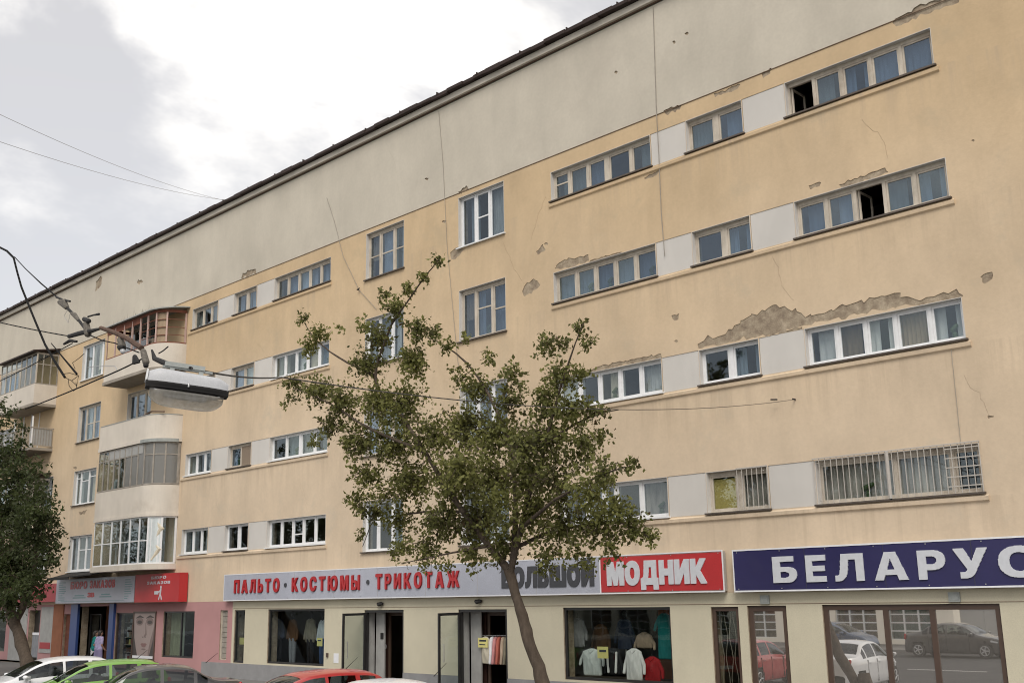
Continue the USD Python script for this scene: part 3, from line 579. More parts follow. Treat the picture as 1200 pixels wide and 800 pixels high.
# plaster scars: ragged places where the coat has fallen off the masonry
scars = []
def scar(pts, amp=.03, seed=1, step=.1): scars.append(rough_poly([xz(*p) for p in pts], amp, seed, step))
scar([(816, 402), (850, 391), (868, 376), (905, 358), (932, 361), (945, 371), (1000, 354), (1048, 345), (1080, 351), (1120, 339), (1129, 346), (1126, 349), (1040, 363), (942, 381), (910, 391), (889, 394), (850, 402), (818, 409)], .035, 3)
scar([(910, 392), (940, 382), (940, 386), (925, 393)], .02, 30, .06)
scar([(648, 317), (655, 308), (689, 297), (691, 306), (668, 313)], .03, 4)
scar([(692, 305), (728, 295), (729, 298), (690, 308)], .012, 41, .08)
scar([(612, 341), (617, 331), (628, 328), (633, 333), (623, 344), (614, 347)], .04, 5)
scar([(527, 297), (536, 290), (546, 292), (534, 303), (528, 304)], .03, 6)
scar([(983, 216), (1038, 196), (1042, 202), (1010, 214), (988, 222)], .025, 7, .08)
scar([(948, 217), (962, 214), (960, 219), (949, 222)], .02, 8, .06)
scar([(1046, 27), (1058, 18), (1085, 6), (1125, -6), (1123, 3), (1085, 17), (1050, 31)], .03, 9)
scar([(778, 130), (800, 121), (797, 128), (780, 134)], .03, 10, .08)
scar([(836, 110), (868, 98), (864, 104), (838, 114)], .03, 11, .08)
scar([(893, 86), (905, 80), (903, 87), (894, 92)], .02, 12, .06)
scar([(1147, 323), (1163, 318), (1163, 327), (1150, 331)], .03, 13, .07)
scar([(660, 441), (720, 425), (774, 414), (776, 419), (720, 430), (663, 445)], .02, 14, .08)
scar([(113, 329), (120, 325), (119, 334), (112, 341)], .06, 15, .12)
scar([(283, 327), (284, 320), (300, 315), (300, 321)], .05, 16, .1)
scar([(160, 331), (163, 327), (168, 330), (163, 334)], .05, 17, .1)
scar([(628, 294), (636, 287), (639, 293), (630, 299)], .03, 18, .07)
scar([(752, 209), (774, 199), (770, 205), (756, 210)], .02, 19, .06)
scar([(787, 370), (796, 367), (795, 374), (789, 375)], .03, 20, .06)
scar([(1157, 488), (1166, 486), (1164, 489), (1158, 490)], .01, 21, .05)
scar([(700, 192), (740, 178), (742, 180), (702, 195)], .012, 22, .06)
scar([(537, 224), (548, 218), (550, 222), (538, 228)], .02, 23, .06)
scar([(92, 600), (103, 597), (100, 601), (93, 603)], .03, 24, .1)
scar([(160, 372), (172, 364), (176, 366), (164, 374)], .03, 25, .1)
for k, (u, v) in enumerate(((1029, 250), (640, 286), (792, 400), (305, 530), (88, 548), (520, 260), (805, 40), (790, 50), (722, 85), (500, 210), (1140, 165), (575, 250))):
    scar([(u-2.5, v), (u, v-2), (u+2.5, v-.5), (u+1, v+2)], .012, 50+k, .04)
from shapely.geometry import LineString
rgc = np.random.default_rng(31)
for (u0, v0), (u1, v1) in (((1010, 140), (1040, 185)), ((905, 300), (930, 352)), ((1130, 440), (1160, 490)), ((590, 285), (612, 330)), ((450, 150), (470, 235)), ((300, 400), (310, 425)), ((250, 560), (262, 606)), ((640, 230), (622, 282)), ((350, 560), (362, 600))):
    a_, b_ = np.array(xz(u0, v0)), np.array(xz(u1, v1)); n_ = 14; t_ = np.linspace(0, 1, n_)[:, None]; P_ = a_*(1-t_)+b_*t_; P_ += np.cumsum(rgc.normal(0, .035, (n_, 2)), 0)*np.sin(t_*PI)
    scars.append(LineString(P_).buffer(rgc.uniform(.0018, .0035)))
SC = unary_union(scars); HO = unary_union(holes)
BAND = 15.93
full = sbox(BX0, 0, BX1, ROOFZ)
obj('wall', prism_xz(full.difference(HO), FY+.014, .416), 'masonry', bld)
cut = unary_union([HO, SC])
obj('plaster', prism_xz(sbox(BX0, 2.86, BX1, BAND).difference(cut), FY, .0125), 'yellow', bld)
obj('upper_plaster', prism_xz(sbox(BX0, BAND+.003, BX1, ROOFZ-.02).difference(cut), FY-.016, .0285), 'grey', bld)
obj('shop_plaster', prism_xz(sbox(-38.45, .56, BX1, 2.857).difference(HO), FY, .0125), 'cream', bld)
obj('shop_plaster', prism_xz(sbox(BX0, .02, -38.453, 2.857).difference(HO), FY, .0125), 'pink', bld, label='pink painted shop wall')
obj('plinth', prism_xz(sbox(-40.6, 0.0, BX1, .557).difference(HO), FY-.03, .0425), 'plinth', bld)
obj('joint', bx(-38.4, BX1, FY-.004, FY, 2.575, 2.59), 'brownline', bld)
obj('band_edge', bx(BX0, BX1, FY-.02, FY, BAND-.012, BAND+.002), 'brownline', bld)
# end walls, back, roof, eaves
obj('end_wall', MB().box(BX1-.4, BX1, FY+.432, FY+12, 0, ROOFZ), 'yellow', bld); obj('end_wall', MB().box(BX0, BX0+.4, FY+.432, FY+12, 0, ROOFZ), 'yellow', bld)
obj('rear_wall', bx(BX0, BX1, FY+12, FY+12.4, 0, ROOFZ), 'yellow', bld)
obj('cornice', MB().box(BX0-.1, BX1+.1, FY-.16, FY+.4, 19.34, 19.54), 'cornice', bld)
obj('drip_edge', bx(BX0-.1, BX1+.1, FY-.06, FY-.018, 19.31, 19.338), 'brownline', bld)
ev = MB(); rg = np.random.default_rng(3); x = BX0-.2
while x < BX1+.2:
    L = rg.uniform(.5, .9); dz = rg.uniform(-.018, .018)
    ev.box(x+.003, x+L-.003, FY-.33+rg.uniform(-.02, .02), FY-.1, 19.545+dz*.4+rg.uniform(-.03, 0)*(rg.random() < .4)+.018, 19.67+dz); x += L
obj('eave_edge', ev, 'roofmetal', bld)
roofv = [[BX0-.2, FY-.31, 19.64], [BX1+.2, FY-.31, 19.64], [BX1+.2, FY+6.2, 21.4], [BX0-.2, FY+6.2, 21.4], [BX1+.2, FY+12.9, 19.6], [BX0-.2, FY+12.9, 19.6]]
rb = MB().add(roofv, [[0, 1, 2], [0, 2, 3], [3, 2, 4], [3, 4, 5]]).add([[p[0], p[1], p[2]-.05] for p in roofv], [[0, 2, 1], [0, 3, 2], [3, 4, 2], [3, 5, 4]])
obj('roof', rb, 'roofmetal', bld)
gut = MB()
for i in range(38):
    xx = BX0+2*i; gut.box(xx, xx+.03, FY-.34, FY-.2, 19.62, 19.72)
obj('roof_seam', gut, 'roofmetal', bld, kind='stuff')
# rooms behind the openings
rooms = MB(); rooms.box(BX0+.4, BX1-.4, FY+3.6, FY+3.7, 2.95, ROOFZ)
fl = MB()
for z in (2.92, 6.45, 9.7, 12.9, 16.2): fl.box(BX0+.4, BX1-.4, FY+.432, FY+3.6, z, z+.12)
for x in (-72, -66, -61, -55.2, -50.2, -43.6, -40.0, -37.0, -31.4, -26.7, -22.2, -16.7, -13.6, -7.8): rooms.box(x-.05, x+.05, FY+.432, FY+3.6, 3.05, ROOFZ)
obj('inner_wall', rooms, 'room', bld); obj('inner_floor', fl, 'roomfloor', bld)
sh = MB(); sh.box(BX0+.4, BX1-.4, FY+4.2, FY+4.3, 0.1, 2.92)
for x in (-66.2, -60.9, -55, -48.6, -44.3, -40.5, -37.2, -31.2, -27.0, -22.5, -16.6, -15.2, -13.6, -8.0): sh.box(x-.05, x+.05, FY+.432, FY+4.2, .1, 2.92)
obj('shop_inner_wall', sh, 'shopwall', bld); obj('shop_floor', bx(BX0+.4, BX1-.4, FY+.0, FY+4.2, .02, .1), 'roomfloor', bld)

# ------------------------------------------------------------------ the rounded balcony column
def arc(cx, cy, r, a0, a1, n): return [(cx+r*math.cos(t), cy+r*math.sin(t)) for t in np.linspace(a0, a1, n)]
BF = 21.86; XL, XR, RR = -48.62, -43.12, 1.12
plan_path = [(XL, FY)]+[(XL, BF)]+arc(XR-RR, BF+RR, RR, -PI/2, 0, 14)+[(XR, FY)]
def ring(path, thick):
    p = Polygon(path); return p.difference(p.buffer(-thick, join_style=2).union(sbox(XL+thick, FY-thick-.05, XR-thick, FY+1)))
def off(path, d): return list(Polygon(path).buffer(d, join_style=1).exterior.coords)
clip = sbox(-90, 10, 0, FY-.001)
def slab(z0, z1, grow=0.0, m='balcony', parent=None, name='slab'):
    return obj(name, prism_xy(Polygon(plan_path).buffer(grow, join_style=1).intersection(clip), z0, z1-z0), m, parent)
def parapet(z0, z1, parent, m='balcony'):
    q = obj('parapet', prism_xy(ring(plan_path, .1).intersection(clip), z0, z1-z0), m, parent)
    return q
PATH = np.array([(XL, FY-.01)]+[(XL, BF)]+arc(XR-RR, BF+RR, RR, -PI/2, 0, 24)+[(XR, FY-.01)])
SEG = np.r_[0, np.cumsum(np.linalg.norm(np.diff(PATH, axis=0), axis=1))]; PLEN = SEG[-1]
def on_path(s, inset=0.0):
    x = np.interp(s, SEG, PATH[:, 0]); y = np.interp(s, SEG, PATH[:, 1])
    e = .02; t = np.array([np.interp(min(s+e, PLEN), SEG, PATH[:, 0])-np.interp(max(s-e, 0), SEG, PATH[:, 0]), np.interp(min(s+e, PLEN), SEG, PATH[:, 1])-np.interp(max(s-e, 0), SEG, PATH[:, 1])])
    t /= np.linalg.norm(t); return np.array([x, y])+inset*np.array([-t[1], t[0]]), t
def strip(s0, s1, z0, z1, inset, thick):
    "a sheet that follows the balcony's edge"
    n = max(2, int((s1-s0)/.12)+1); ss = np.linspace(s0, s1, n)
    o = [on_path(s, inset)[0] for s in ss]; i_ = [on_path(s, inset+thick)[0] for s in ss]
    v = [];
    for a, b in zip(o, i_): v += [[*a, z0], [*b, z0], [*b, z1], [*a, z1]]
    f = []
    for k in range(n-1):
        a = 4*k
        for q in range(4):
            p, r_ = a+q, a+(q+1) % 4; f += [[p, p+4, r_+4], [p, r_+4, r_]]
    f += [[0, 1, 2], [0, 2, 3], [4*n-4, 4*n-2, 4*n-3], [4*n-4, 4*n-1, 4*n-2]]
    return MB().add(v, np.array(f)[:, ::-1])
FRONT0 = SEG[1]; CUR0 = SEG[2]; CUR1 = SEG[-2]        # left side | front | curve | right side
def glazing(par, z0, z1, posts, m, pane_m, rails=(), post_w=.055, skip=(), t=.05):
    g = obj('balcony_glazing', MB().mesh(strip(.02, PLEN-.02, z0, z0+.06, .03, t).get()).mesh(strip(.02, PLEN-.02, z1-.06, z1, .03, t).get()), m, par)
    for s in posts: obj('post', strip(s-post_w/2, s+post_w/2, z0+.06, z1-.06, .025, t), m, g)
    for zr, (a, b) in rails: obj('rail', strip(a, b, zr-.022, zr+.022, .03, t-.01), m, g)
    for a, b in zip(posts[:-1], posts[1:]):
        if a in skip: continue
        obj('pane', strip(a+post_w/2-.005, b-post_w/2+.005, z0+.05, z1-.05, .05, .006), 'glass' if pane_m == 'glass_dusty' and b < FRONT0+FL*.62 else pane_m, g)
    return g
FL = CUR0-FRONT0
# top floor: parapet, rusty loggia with tin roof
slab(12.72, 12.86, .05, 'concrete', bld, 'balcony_slab')
bA = parapet(12.86, 13.92, bld)
pA = [.05, FRONT0]+[FRONT0+FL*q for q in (.2, .4, .58, .76, .92)]+[CUR0+.35, CUR0+.9, CUR1+.12, PLEN-.05]
g_ = obj('balcony_glazing', MB().mesh(strip(.02, PLEN-.02, 13.92, 13.98, .03, .05).get()).mesh(strip(.02, PLEN-.02, 15.32, 15.44, .03, .05).get()), 'rustwood', bld, label='rusty open balcony framing')
for s in pA: obj('post', strip(s-.035, s+.035, 13.98, 15.32, .025, .06), 'pinkwood', g_)
obj('fascia', strip(FRONT0, FRONT0+FL*.75, 15.1, 15.32, .04, .03), 'rustwood', g_)
obj('laundry', wavy(-47.6, -46.6, 22.3, 13.95, 14.9, .02, .3, 3), 'net', g_); obj('cabinet', MB().box(-46.0, -45.2, 22.5, 22.9, 12.9, 14.5), 'oldwood', g_)
for k, zr in enumerate((14.3, 14.65, 15.0)): obj('rail', strip(CUR0-.9, PLEN-.1, zr-.012, zr+.012, .05, .03), 'rustwood', g_)
obj('reed_screen', strip(CUR0+.38, CUR0+.87, 13.98, 15.3, .10, .01), 'beige_c', g_)
obj('stored_board', MB().box(-47.0, -45.3, 22.3, 22.35, 13.3, 14.55), 'fab_grey', g_)
rp = Polygon(plan_path).buffer(.16, join_style=1).intersection(clip)
rv = np.array(prism_xy(rp, 15.44, .05).get()[0]); rf = prism_xy(rp, 15.44, .05).get()[1]; rv[:, 2] += .10*(rv[:, 1]-BF)
obj('balcony_roof', (rv, rf), 'tin', bld)
wee = MB(); rg = np.random.default_rng(5)
for i in range(90):
    c_ = np.array([rg.uniform(-48, -43.6), rg.uniform(21.8, 22.4), 15.5]); h_ = rg.uniform(.05, .3) * (1 if rg.random() < .8 else 1.8)
    d_ = rg.normal(0, .06, 2); wee.add([[c_[0]-.012, c_[1], c_[2]], [c_[0]+.012, c_[1], c_[2]], [c_[0]+d_[0], c_[1]+d_[1], c_[2]+h_]], [[0, 1, 2]])
obj('roof_weeds', wee, 'leafdark', bld, kind='stuff')
# second from top: open, pale parapet
slab(9.6, 9.75, .03, 'balcony', bld, 'balcony_slab'); bB = parapet(9.75, 10.76, bld)
obj('parapet_cap', strip(.02, PLEN-.02, 10.76, 10.79, -.015, .13), 'tin', bld)
obj('parapet_scrap', MB().tube([[-44.6, 21.95, 10.82], [-43.9, 21.98, 10.92], [-43.2, 22.2, 10.84]], .03, 6), 'rustiron', bld)
# third: grey weathered glazing over a pale parapet
slab(6.42, 6.55, .03, 'balcony', bld, 'balcony_slab'); parapet(6.55, 7.74, bld)
pC = [.05, FRONT0]+[FRONT0+FL*q for q in (.12, .24, .36, .48, .60, .74, .88)]+[CUR0+.05, CUR0+.62, CUR0+1.15, CUR1-.05, PLEN-.05]
gC = glazing(bld, 7.76, 9.58, pC, 'greywood', 'glass_dusty', [(9.12, (.05, FRONT0+FL*.88)), (9.05, (CUR0+.05, PLEN-.05))], .07)
gC.tag('grey weathered balcony glazing')
obj('boarding', strip(FRONT0+FL*.24, FRONT0+FL*.98, 9.15, 9.54, .035, .012), 'silver', gC)
obj('boarding', strip(CUR0+.1, CUR0+1.1, 7.85, 9.0, .06, .012), 'silver', gC)
obj('boarding', strip(FRONT0+FL*.76, CUR0, 7.85, 9.1, .07, .012), 'silver', gC)
obj('bay_top', strip(CUR0-.25, CUR1-.1, 9.58, 9.72, -.05, .12), 'tin', bld)
obj('stored_bag', hull([(-46.3, 22.2, 8.0, .2), (-46.1, 22.2, 8.4, .18), (-46.5, 22.25, 8.5, .12)]), 'net_bright', gC)
obj('stored_bag', hull([(-47.5, 22.2, 7.9, .15), (-47.3, 22.2, 8.2, .1)]), 'fab_pale', gC)
# lowest: white full height glazing
slab(4.22, 4.45, .03, 'balcony', bld, 'balcony_slab')
pD = [.05, FRONT0]+[FRONT0+FL*q for q in (.2, .4, .6, .8)]+[CUR0-.02, CUR0+.55, CUR0+1.15, CUR1+.1, PLEN-.05]
gD = glazing(bld, 4.45, 6.42, pD, 'pvc', 'glass', [(5.42, (.05, CUR0+.5)), (5.42, (CUR1+.1, PLEN-.05))], .09)
gD.tag('white framed balcony glazing')
obj('boarding', strip(CUR0+.58, CUR0+1.12, 4.5, 6.38, .05, .012), 'pvc', gD)
obj('crumpled_sheet', MB().tube([[-43.62, 22.2, 4.6], [-43.4, 22.42, 5.05], [-43.6, 22.25, 5.35], [-43.38, 22.45, 5.9], [-43.58, 22.28, 6.3]], [.09, .12, .07, .13, .08], 8), 'fab_cream', gD, 40)

# balconies further left
def square_balcony(xl, xr, z0, glazed):
    p = [(xl, FY), (xl, BF), (xr, BF), (xr, FY)]; pl = Polygon(p)
    obj('balcony_slab', prism_xy(pl.intersection(clip), z0-.14, .14), 'concrete', bld)
    if glazed:
        rg_ = pl.difference(pl.buffer(-.08, join_style=2)).intersection(clip)
        obj('parapet', prism_xy(rg_, z0, 1.0), 'balcony', bld)
        g = obj('balcony_glazing', MB().box(xl, xr, BF+.02, BF+.07, z0+1.0, z0+1.06).box(xl, xr, BF+.02, BF+.07, z0+2.6, z0+2.68).box(xr-.07, xr-.02, BF+.07, FY, z0+1.0, z0+1.06).box(xr-.07, xr-.02, BF+.07, FY, z0+2.6, z0+2.68), 'greywood', bld)
        for q in np.linspace(xl, xr-.06, 8): obj('post', bx(q, q+.06, BF+.015, BF+.075, z0+1.06, z0+2.6), 'oldwood', g)
        for q in (BF+.35, BF+.75, FY-.06): obj('post', bx(xr-.075, xr-.015, q, q+.05, z0+1.06, z0+2.6), 'greywood', g)
        obj('rail', bx(xl, xr-.06, BF+.02, BF+.06, z0+2.05, z0+2.1), 'oldwood', g); obj('rail', bx(xr-.065, xr-.025, BF+.07, FY, z0+2.05, z0+2.1), 'greywood', g)
        obj('pane', bx(xl, xr-.05, BF+.04, BF+.046, z0+1.05, z0+2.62), 'glass', g); obj('pane', bx(xr-.05, xr-.044, BF+.06, FY-.01, z0+1.05, z0+2.62), 'glass', g)
        obj('balcony_roof', MB().add([[xl-.1, BF-.25, z0+2.68], [xr+.1, BF-.25, z0+2.68], [xr+.1, FY, z0+2.95], [xl-.1, FY, z0+2.95], [xl-.1, BF-.25, z0+2.75], [xr+.1, BF-.25, z0+2.75], [xr+.1, FY, z0+3.02], [xl-.1, FY, z0+3.02]], BOXF), 'roofmetal', bld)
    else:
        r_ = obj('balcony_rail', MB().box(xl, xr, BF, BF+.04, z0+1.0, z0+1.05).box(xr-.04, xr, BF+.04, FY, z0+1.0, z0+1.05).box(xl, xr, BF, BF+.04, z0+.08, z0+.12).box(xr-.04, xr, BF+.04, FY, z0+.08, z0+.12), 'greywood', bld)
        bars = MB()
        for q in np.arange(xl, xr, .14): bars.box(q, q+.018, BF+.01, BF+.03, z0+.12, z0+1.0)
        for q in np.arange(BF+.1, FY, .14): bars.box(xr-.03, xr-.012, q, q+.018, z0+.12, z0+1.0)
        obj('bars', bars, 'greywood', r_)
        obj('screen', bx(xr-.055, xr-.045, BF+.06, FY-.05, z0+.14, z0+.98), 'silver', r_)
        for q in (xl, (xl+xr)/2, xr-.07): obj('post', bx(q, q+.06, BF+.05, BF+.11, z0, z0+1.6), 'pvc', r_)
square_balcony(-61.6, -56.75, 13.05, True); square_balcony(-61.6, -56.75, 10.75, False); square_balcony(-61.6, -56.75, 6.5, True)
window(-60.9, -58.7, 10.9, 13.1, [(1, 'B'), (1, 'd')], 'pvc', sill=False, through=False, y=FY-.16, reveal=False)

# small fittings on the facade
def strip_lamp(u, v):
    p = at(u, v)
    o = obj('wall_lamp', MB().mesh(hull([(p[0]-.1, FY-.06, p[2], .05), (p[0]+.1, FY-.06, p[2], .05), (p[0], FY-.12, p[2]-.03, .05)])).box(p[0]-.03, p[0]+.03, FY-.05, FY+.001, p[2]-.02, p[2]+.06), 'darkmetal', bld)
strip_lamp(447, 707); strip_lamp(562, 704)
for u, v in ((897, 702), (1119, 699)):
    p = at(u, v); obj('junction_box', MB().box(p[0]-.12, p[0]+.12, FY-.05, FY-.001, p[2]-.1, p[2]+.1).box(p[0]-.09, p[0]+.09, FY-.056, FY-.05, p[2]-.07, p[2]+.07), 'tin', bld)
p = at(384, 767); obj('bell_box', bx(p[0]-.05, p[0]+.05, FY-.04, FY-.001, p[2]-.07, p[2]+.07), 'brownframe', bld)
p = at(394, 772); obj('notice', bx(p[0]-.14, p[0]+.14, FY-.008, FY-.001, p[2]-.12, p[2]+.2), 'paper', bld)
def facade_cable(pts, r=.012, y=FY-.03):
    P = [at(u, v, y) for u, v in pts]
    if P[0][2] > 19.2: P[0][2] = 19.2
    obj('facade_cable', tb(P, r, 5), 'greywood', bld)
facade_cable([(765, 2), (769, 125), (772, 180), (775, 250), (779, 300)], .011); facade_cable([(514, 122), (519, 190), (524, 290), (536, 420), (545, 470)], .008)
facade_cable([(383, 232), (392, 260), (402, 300), (421, 340), (441, 362)], .009); facade_cable([(1114, 402), (1121, 470), (1126, 520)], .006)
p = at(421, 340); obj('anchor_hook', tb([[p[0], FY, p[2]], [p[0], FY-.1, p[2]], [p[0]+.15, FY-.1, p[2]+.03]], .02, 6), 'darkmetal', bld)

# ------------------------------------------------------------------ signs
SY = FY-.2
sg = thing('shop_sign', 'long pale grey shop sign with red words ПАЛЬТО КОСТЮМЫ ТРИКОТАЖ and a red end panel', 'sign', (-27, FY, 2.9))
sx0, sx1 = at(262.5, 690, SY)[0], at(848, 690, SY)[0]; sz0, sz1 = 2.905, 3.85
xr = at(704, 680, SY)[0]
obj('sign_box', bx(sx0, sx1, SY+.012, FY-.035, sz0, sz1), 'signside', sg)
obj('sign_rim', MB().box(sx0-.02, sx1+.02, SY-.005, SY+.03, sz0-.03, sz0).box(sx0-.02, sx1+.02, SY-.005, SY+.03, sz1, sz1+.03).box(sx1, sx1+.02, SY-.004, SY+.03, sz0, sz1).box(sx0-.02, sx0, SY-.004, SY+.03, sz0, sz1), 'signwhite', sg)
obj('sign_face', bx(sx0, xr-.03, SY, SY+.0119, sz0, sz1), 'signgrey', sg)
obj('red_panel', bx(xr+.01, sx1, SY-.004, SY+.0119, sz0+.02, sz1-.02), 'signred', sg)
for q in np.linspace(sx0, xr, 9)[1:-1]: obj('sign_joint', bx(q-.006, q+.006, SY-.003, SY, sz0+.002, sz1-.002), 'signside', sg)
for q in np.linspace(sx0+.1, sx1-.1, 17):
    for zz in (sz0+.04, sz1-.04): obj('screw', bx(q-.012, q+.012, SY-.007, SY, zz-.012, zz+.012), 'steel', sg)
obj('panel_divider', bx(xr-.03, xr+.01, SY-.006, SY+.0119, sz0, sz1), 'signwhite', sg)
def sx(u): return at(u, 680, SY)[0]
for word, u0, u1 in (('ПАЛЬТО', 275.5, 328), ('КОСТЮМЫ', 343, 422), ('ТРИКОТАЖ', 441, 538.5)):
    put_word(sg, word, sx(u0)+.012, sx(u1)+.012, sz0+.255, .49, SY-.022, .02, 'letredside', .75, 760, 1, 'letter_shadow')
    put_word(sg, word, sx(u0), sx(u1), sz0+.26, .48, SY-.05, .026, 'letred', .8, 760, 0)
for u in (335, 431.5):
    c_ = trimesh.creation.cylinder(.075, .03, sections=20); c_.apply_transform(trimesh.transformations.rotation_matrix(PI/2, [1, 0, 0])); c_.apply_translation([sx(u), SY-.015, sz0+.50]); obj('dot', c_, 'letblack', sg)
put_word(sg, 'БОЛЬШОЙ', sx(588), sx(696.5), sz0+.2, .56, SY-.02, .02, 'letblack', .12, 900, 2)
put_word(sg, 'МОДНИК', sx(712), sx(829), sz0+.2, .58, SY-.03, .026, 'letwhite', .12, 900, 2)

s2 = thing('shop_sign', 'navy blue shop sign with large white letters БЕЛАРУС in a white rim', 'sign', (-11, FY, 2.9))
bx0, bx1 = at(860.5, 670, SY)[0], -5.6; bz0, bz1 = 2.90, 3.83
obj('sign_box', bx(bx0, bx1, SY+.012, FY-.035, bz0, bz1), 'signside', s2); obj('sign_face', bx(bx0, bx1, SY, SY+.0119, bz0, bz1), 'signnavy', s2)
obj('sign_rim', MB().box(bx0-.03, bx1+.03, SY-.008, SY+.03, bz0-.035, bz0).box(bx0-.03, bx1+.03, SY-.008, SY+.03, bz1, bz1+.035).box(bx0-.03, bx0, SY-.007, SY+.03, bz0, bz1).box(bx1, bx1+.03, SY-.007, SY+.03, bz0, bz1), 'signwhite', s2)
for q in np.linspace(bx0, bx1, 6)[1:-1]: obj('sign_joint', bx(q-.005, q+.005, SY-.003, SY, bz0+.002, bz1-.002), 'letblack', s2)
for q in np.linspace(bx0+.1, bx1-.1, 9):
    for zz in (bz0+.035, bz1-.035): obj('screw', bx(q-.012, q+.012, SY-.007, SY, zz-.012, zz+.012), 'steel', s2)
for ch, u0, u1 in (('Б', 907, 935), ('Е', 946, 969.5), ('Л', 980, 1014), ('А', 1026, 1066), ('Р', 1078, 1110.5), ('У', 1121, 1161), ('С', 1173, 1222)):
    put_letter(s2, ch, sx(u0), sx(u1), bz0+.16, .60, SY-.03, .026, 'letwhite', 820, 0)

SY3 = FY-.42
def sx3(u): return at(u, 690, SY3)[0]
s3 = thing('shop_sign', 'grey banner sign with red words БЮРО ЗАКАЗОВ over the blue columned entrance', 'sign', (-50, FY, 2.9))
x0_, x1_ = sx3(66), sx3(157.5)
obj('sign_box', bx(x0_, x1_, SY3+.01, FY-.05, 2.9, 4.02), 'signside', s3); obj('sign_face', bx(x0_, x1_, SY3, SY3+.0098, 2.9, 4.02), 'signgrey', s3)
put_word(s3, 'БЮРО', sx3(82.5), sx3(102), 3.55, .34, SY3-.012, .012, 'letred', .25, 900, 1); put_word(s3, 'ЗАКАЗОВ', sx3(105), sx3(134.5), 3.56, .34, SY3-.012, .012, 'letred', .25, 900, 1)
put_word(s3, 'ЗВ', sx3(103), sx3(111), 3.16, .2, SY3-.012, .012, 'letred', .1, 900, 1)
pr_ = MB(); rg = np.random.default_rng(8)
for (ua, ub, z) in ((88, 99, 3.22), (119, 129, 3.24), (86, 101, 3.12), (117, 131, 3.14)): pr_.box(sx3(ua), sx3(ub), SY3-.004, SY3, z, z+.055)
for z in np.linspace(3.05, 3.85, 9):
    for (ua, ub) in ((69, 78), (146, 156)): pr_.box(sx3(ua), sx3(ub)-rg.uniform(0, .5), SY3-.004, SY3, z, z+.035)
pr_.box(sx3(72), sx3(146), SY3-.004, SY3, 2.98, 3.0)
obj('fine_print', pr_, 'greenprint', s3, kind='stuff')
s4 = thing('shop_sign', 'square red sign with small white lettering and a walking figure pictogram', 'sign', (-43.5, FY, 2.9))
x2_, x3_ = sx3(158), sx3(210)
obj('sign_box', bx(x2_, x3_, SY3+.01, FY-.05, 2.88, 4.05), 'signred', s4); obj('sign_face', bx(x2_+.01, x3_-.01, SY3, SY3+.0098, 2.89, 4.04), 'signred', s4)
put_word(s4, 'БЮРО', sx3(177), sx3(194), 3.83, .12, SY3-.01, .01, 'letwhite', .5, 800); put_word(s4, 'ЗАКАЗОВ', sx3(172), sx3(199), 3.62, .12, SY3-.01, .01, 'letwhite', .4, 800)
cx = sx3(188.5); pg = MB()
def blob2(pts, r): 
    from shapely.geometry import LineString
    return LineString(pts).buffer(r)
fig = unary_union([Polygon(arc(cx, 3.49, .065, 0, 2*PI, 16)), blob2([(cx, 3.40), (cx-.03, 3.2)], .055), blob2([(cx-.03, 3.22), (cx+.1, 3.0)], .035), blob2([(cx-.04, 3.22), (cx-.14, 3.0)], .035), blob2([(cx-.02, 3.36), (cx-.2, 3.28)], .03), sbox(cx-.55, 3.2, cx-.2, 3.34)])
obj('pictogram', prism_xz(fig, SY3-.01, .01), 'letwhite', s4)
s5 = thing('shop_sign', 'dark red shop sign half hidden by the left tree', 'sign', (-58, FY, 2.9))
obj('sign_box', bx(-63.5, x0_-.05, SY3+.1, FY-.05, 2.98, 3.86), 'signdkred', s5); obj('sign_face', bx(-63.49, x0_-.06, SY3+.09, SY3+.0999, 2.99, 3.85), 'signdkred', s5)
obj('white_mark', prism_xz(unary_union([blob2([(-59.4, 3.3), (-58.9, 3.4), (-58.5, 3.3)], .08), blob2([(-58.2, 3.33), (-57.8, 3.38)], .05)]), SY3+.08, .01), 'letwhite', s5)

# canopy plate over the left sign
cp = thing('canopy', 'thin dark sheet canopy above the banner sign', 'canopy', (-51.5, FY, 4.2))
obj('canopy_sheet', MB().add([[-53.6, 22.0, 4.02], [-48.9, 22.0, 4.12], [-48.9, FY, 4.3], [-53.6, FY, 4.3], [-53.6, 22.0, 4.07], [-48.9, 22.0, 4.17], [-48.9, FY, 4.35], [-53.6, FY, 4.35]], BOXF), 'darkmetal', cp)
obj('canopy_trim', MB().box(-53.6, -51.2, 21.96, 22.0, 3.98, 4.1), 'darkmetal', cp)

# poster with a face
pt = thing('poster', 'tall framed poster of a pale face in the display beside the entrance', 'poster', (-45.6, FY, .5))
px0, px1 = -46.6, -44.55; pw = (px0+px1)/2
obj('frame', MB().box(px0, px1, FY-.05, FY-.001, 2.44, 2.5).box(px0, px1, FY-.05, FY-.001, .46, .52).box(px0, px0+.06, FY-.05, FY-.001, .52, 2.44).box(px1-.06, px1, FY-.05, FY-.001, .52, 2.44), 'brownframe', pt)
obj('print', bx(px0+.06, px1-.06, FY-.02, FY-.001, .52, 2.44), 'postdark', pt)
def ell(cx, cz, rx, rz, n=28): return Polygon([(cx+rx*math.cos(t), cz+rz*math.sin(t)) for t in np.linspace(0, 2*PI, n, endpoint=False)])
pclip = sbox(px0+.065, .525, px1-.065, 2.435)
def pp(name, g, k, m): obj(name, prism_xz(g.intersection(pclip), FY-.02-.002*k, .002), m, pt)
pp('face', Polygon([(pw-1, 2.43), (pw+1, 2.43), (pw+.93, 1.9), (pw+.86, 1.35), (pw+.66, .86), (pw+.5, .52), (pw-.42, .52), (pw-.62, .9), (pw-.84, 1.4), (pw-.9, 1.9)]), 1, 'postskin')
